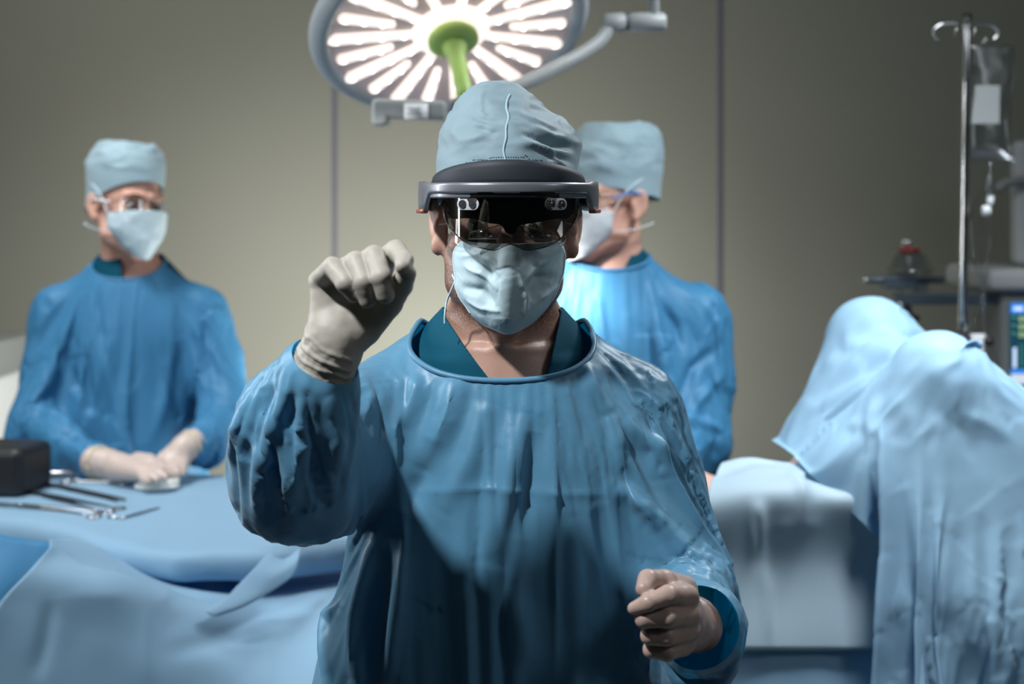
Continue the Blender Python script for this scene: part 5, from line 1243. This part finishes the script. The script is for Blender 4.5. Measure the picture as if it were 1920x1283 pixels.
V, F = ribbon([[P(1200, 1190, 2.33), P(1400, 1190, 2.33), P(1560, 1190, 2.35), P(1760, 1190, 2.35), P(2050, 1190, 2.36)], [P(1200, 1290, 2.32), P(1400, 1290, 2.31), P(1560, 1290, 2.33), P(1760, 1290, 2.33), P(2050, 1290, 2.34)], [P(1200, 1950, 2.30), P(1400, 1950, 2.30), P(1560, 1950, 2.31), P(1760, 1950, 2.31), P(2050, 1950, 2.34)]], 40, 110)
me = to_mesh('table_valance', V, F); N = normals_of(me); V = V+N*(0.012*noise(V, (12, 3, 1.5), 24))[:, None]; set_verts(me, V)
tag(obj('table_valance', me, M_drape, None, solid=0.002), 'blue sheet hanging from the operating table below the paler sheet', 'sheet')
# ------------------------------------------------------------------ drip stand and anaesthesia machine
M_chrome = mat('chrome', (0.78, 0.78, 0.78), 0.10, metal=1.0)
M_bag = glass('bag_film', (0.82, 0.85, 0.88), 0.10, 0.25)
M_fluid = glass('clear_tube', (0.80, 0.83, 0.85), 0.14, 0.08)
M_mach = mat('machine_grey', (0.20, 0.21, 0.21), 0.45)
M_machl = mat('machine_light', (0.42, 0.43, 0.43), 0.4)
M_bluegrey = mat('bracket_bluegrey', (0.14, 0.18, 0.22), 0.35, metal=0.6)
M_red = mat('red_ring', (0.30, 0.03, 0.03), 0.4)
IY = 3.2; ix = float(P(1806, 380, IY)[0])
iv = empty('drip_stand', (ix, IY, 0), 'tall chrome drip stand with black grip and hook at the right', 'drip stand')
ztop = float(P(0, 28, IY)[2]); zg0 = float(P(0, 690, IY)[2]); zg1 = float(P(0, 625, IY)[2])
obj('pole', tube([(ix+0.009, IY, ztop), (ix+0.003, IY, 1.6), (ix-0.002, IY, zg1)], 0.0095, 20, 20), M_chrome, iv)
obj('lower_pole', cyl((ix-0.002, IY, 0.05), (ix-0.002, IY, zg0+0.01), 0.0125), M_chrome, iv)
obj('grip', lathe([(0, 0), (0.014, 0), (0.019, 0.006), (0.020, 0.05), (0.018, 0.066), (0.0115, 0.078), (0, 0.078)], (ix-0.002, IY, zg0), 24), M_black, iv)
obj('cap', cyl((ix+0.009, IY, ztop-0.006), (ix+0.009, IY, ztop+0.003), 0.011), M_black, iv)
hz = lambda px, py: P(px, py, IY)
obj('hook', tube([hz(1812, 45), hz(1780, 44), hz(1760, 48), hz(1750, 58), hz(1752, 68), hz(1760, 74)], 0.0028, 10, 30), M_chrome, iv)
obj('hook', tube([hz(1812, 45), hz(1840, 44), hz(1860, 48), hz(1870, 58), hz(1870, 66), hz(1862, 74)], 0.0028, 10, 30), M_chrome, iv)
obj('hook', tube([P(1812, 45, IY), P(1795, 46, IY-0.05), P(1792, 58, IY-0.08), P(1790, 68, IY-0.06)], 0.0028, 10, 30), M_chrome, iv)
obj('hook', tube([P(1812, 45, IY), P(1826, 46, IY-0.05), P(1828, 58, IY-0.08), P(1824, 68, IY-0.06)], 0.0028, 10, 30), M_chrome, iv)
for k in range(5):
    t = 2*math.pi*k/5+0.3; e = (ix+0.26*math.cos(t), IY+0.26*math.sin(t), 0.055)
    obj('foot', tube([(ix, IY, 0.10), (ix+0.12*math.cos(t), IY+0.12*math.sin(t), 0.085), e], 0.011, 10, 12), M_chrome, iv)
    obj('caster', cyl((e[0]-0.01, e[1], 0.026), (e[0]+0.01, e[1], 0.026), 0.026), M_black, iv)
# bag
bag = empty('drip_bag', tuple(P(1862, 70, IY)), 'clear fluid bag with pale label hanging from the drip stand', 'drip bag')
rows = [(84, 1817, 1902, .004), (110, 1817, 1903, .007), (150, 1818, 1902, .010), (200, 1817, 1898, .016), (250, 1817, 1896, .022), (285, 1818, 1902, .018), (304, 1820, 1906, .003)]
R = resample(np.array([(py, a, b, t) for py, a, b, t in rows], float), 40); nn = 32; V = []
for py, a, b, t in R:
    for j in range(nn):
        th = 2*math.pi*j/nn; c = P((a+b)/2, py, IY+0.0); w = (b-a)/2/F_PX*IY
        V.append(c+np.array((w*math.copysign(abs(math.cos(th))**0.7, math.cos(th)), t*math.copysign(abs(math.sin(th))**1.2, math.sin(th)), 0)))
V = np.array(V); V += 0.002*np.stack([noise(V, (30, 30, 30), 3), noise(V, (40, 40, 30), 5), 0*V[:, 0]], 1)
F = [(i*nn+j, (i+1)*nn+j, (i+1)*nn+(j+1) % nn, i*nn+(j+1) % nn) for i in range(39) for j in range(nn)]+[tuple(range(nn)), tuple(39*nn+j for j in range(nn))[::-1]]
obj('bag_film', (V, F), M_bag, bag)
obj('label', (np.array([P(1829, 160, IY-0.026), P(1875, 160, IY-0.026), P(1874, 232, IY-0.029), P(1821, 232, IY-0.029)]), [(0, 1, 2, 3)]), M_blabel, bag, solid=0.0006, smooth=False)
obj('hanger_tab', tube([P(1852, 70, IY), P(1840, 84, IY), P(1862, 88, IY), P(1852, 70, IY)], 0.0022, 8, 24), M_fluid, bag)
obj('port', cyl(P(1858, 303, IY), P(1858, 330, IY), 0.005), M_fluid, bag)
ds = empty('drip_line', tuple(P(1856, 330, IY)), 'clear drip line with chamber and roller below the fluid bag', 'tubing')
obj('drip_chamber', lathe([(0, 0), (0.006, 0), (0.009, 0.008), (0.009, 0.045), (0.004, 0.055), (0, 0.055)], P(1855, 372, IY), 20), M_fluid, ds)
obj('roller_clamp', cyl(P(1842, 395, IY-0.01), P(1857, 395, IY-0.01), 0.012), M_white_pl, ds); obj('connector', cyl(P(1857, 366, IY), P(1857, 384, IY), 0.008), M_white_pl, ds)
for pts in ([(1852, 350), (1832, 372), (1822, 410), (1822, 450), (1830, 500), (1843, 540), (1845, 600), (1843, 680), (1852, 760), (1866, 800)],
            [(1856, 380), (1858, 440), (1852, 500), (1843, 550), (1850, 620), (1870, 680), (1873, 730), (1862, 790)],
            [(1842, 400), (1840, 470), (1838, 560), (1826, 600), (1824, 680), (1830, 740)]):
    obj('tube', tube([P(x, y, IY+0.01*math.sin(i)) for i, (x, y) in enumerate(pts)], 0.0024, 8, 70), M_fluid, ds)
obj('stopcock', boxm(P(1833, 650, IY), (0.016, 0.010, 0.028)), M_white_pl, ds, bevel=0.003); obj('stopcock', cyl(P(1846, 640, IY-0.02), P(1862, 640, IY-0.02), 0.010), M_black, ds)
# machine
MY = 3.75
mc = empty('anaesthesia_machine', (float(P(1990, 700, MY)[0]), MY, 0), 'grey anaesthesia machine with lit screen cut off by the right edge', 'medical machine')
def MB_(px0, px1, py0, py1, yc, hy, name, m, parent=mc, bev=0.008, **k):
    a = P(px0, py0, yc-hy); b = P(px1, py1, yc-hy); return obj(name, boxm(((a[0]+b[0])/2, yc, (a[2]+b[2])/2), (abs(b[0]-a[0])/2, hy, abs(a[2]-b[2])/2)), m, parent, bevel=bev, smooth=False, **k)
MB_(1878, 2120, 545, 752, MY, 0.16, 'screen_housing', M_mach, bev=0.012)
MB_(1857, 2130, 505, 548, MY, 0.19, 'shelf', M_machl, bev=0.02)
scr = MB_(1895, 2080, 568, 722, MY-0.165, 0.006, 'screen', M_screen, bev=0.001)
MB_(1896, 2079, 569, 588, MY-0.173, 0.0015, 'title_bar', M_scr_blue, scr, 0)
MB_(1901, 1918, 575, 583, MY-0.1755, 0.001, 'title_text', M_scr_text, scr, 0)
for k in range(3):
    y = 593+k*15; MB_(1899, 1904, y, y+5, MY-0.174, 0.001, 'reading_name', M_scr_green, scr, 0)
    for q in range(3): MB_(1911+q*9, 1917+q*9, y, y+10, MY-0.174, 0.001, 'reading_digit', M_scr_yellow, scr, 0)
MB_(1900, 1906, 652, 690, MY-0.174, 0.001, 'level_bar', M_scr_text, scr, 0)
for k in range(6): MB_(1912+k*7, 1913+k*7, 645, 688, MY-0.174, 0.001, 'scale_line', M_scr_green, scr, 0)
MB_(1896, 2079, 693, 701, MY-0.173, 0.0015, 'footer_bar', M_scr_blue, scr, 0); MB_(1896, 2079, 702, 720, MY-0.173, 0.0015, 'key_panel', M_scr_white, scr, 0)
MB_(1876, 2120, 752, 1000, MY, 0.17, 'body_cabinet', M_mach, bev=0.01)
MB_(1890, 1906, 790, 850, MY-0.175, 0.008, 'rail', M_black, bev=0.003); MB_(1893, 1899, 775, 785, MY-0.185, 0.008, 'knob', M_label, bev=0.003)
lw = P(1876, 1000, MY)[2]
obj('base', boxm((P(2000, 700, MY)[0], MY, 0.5*(lw+0.08)), (0.16, 0.16, 0.5*(lw-0.08)+0.001)), M_mach, mc, bevel=0.01)
for sx_ in (-1, 1): obj('caster', cyl((P(2000, 700, MY)[0]+sx_*0.12-0.02, MY, 0.045), (P(2000, 700, MY)[0]+sx_*0.12+0.02, MY, 0.045), 0.045), M_black, mc)
up_ = MB_(1905, 2060, 262, 500, MY-0.05, 0.03, 'upper_display_back', M_machl, bev=0.02)
obj('display_mount', cyl(P(2000, 505, MY), P(2000, 380, MY), 0.02), M_mach, mc)
obj('display_arm', tube([P(1870, 358, MY-0.1), P(1880, 346, MY-0.1), P(1905, 340, MY-0.1), P(1960, 345, MY-0.08)], 0.012, 12, 30), M_mach, mc)
# bracket with glass jar
MB_(1679, 1880, 551, 572, MY-0.12, 0.014, 'bracket_arm', M_bluegrey, bev=0.003)
MB_(1661, 1722, 518, 543, MY-0.12, 0.03, 'clamp_block', M_bluegrey, bev=0.004); MB_(1716, 1742, 520, 548, MY-0.10, 0.02, 'clamp_block', M_mach, bev=0.004)
obj('cross_rod', cyl(P(1620, 525, MY-0.12), P(1771, 525, MY-0.12), 0.0085), M_bluegrey, mc); obj('rod_cap', cyl(P(1619, 525, MY-0.12), P(1626, 525, MY-0.12), 0.0095), M_chrome, mc)
jb = P(1707, 514, MY-0.12)
obj('jar', lathe([(0.0, 0), (0.054, 0.0), (0.060, 0.006), (0.058, 0.013), (0.048, 0.020), (0.042, 0.040), (0.032, 0.052), (0.018, 0.056), (0, 0.056)], jb, 40), M_jar, mc)
obj('red_collar', cyl(jb+np.array((-0.002, 0, 0.056)), jb+np.array((-0.002, 0, 0.066)), 0.028), M_red, mc)
for s in (-1, 1): obj('pin', lathe([(0, 0), (0.0055, 0), (0.006, 0.02), (0.004, 0.026), (0, 0.027)], jb+np.array((-0.010+s*0.0065, 0, 0.062)), 16), M_chrome, mc)
kb = P(1702, 602, MY-0.12)
obj('knob', lathe([(0, 0), (0.026, 0.0), (0.031, 0.006), (0.029, 0.013), (0.012, 0.018), (0.009, 0.040), (0, 0.040)], kb, 24), M_black, mc)
for x, y in ((1688, 547), (1687, 570)): obj('bolt', lathe([(0, 0), (0.006, 0), (0.005, 0.004), (0, 0.006)], P(x, y, MY-0.136), 12, Matrix.Rotation(math.pi/2, 3, 'X')), M_chrome, mc)
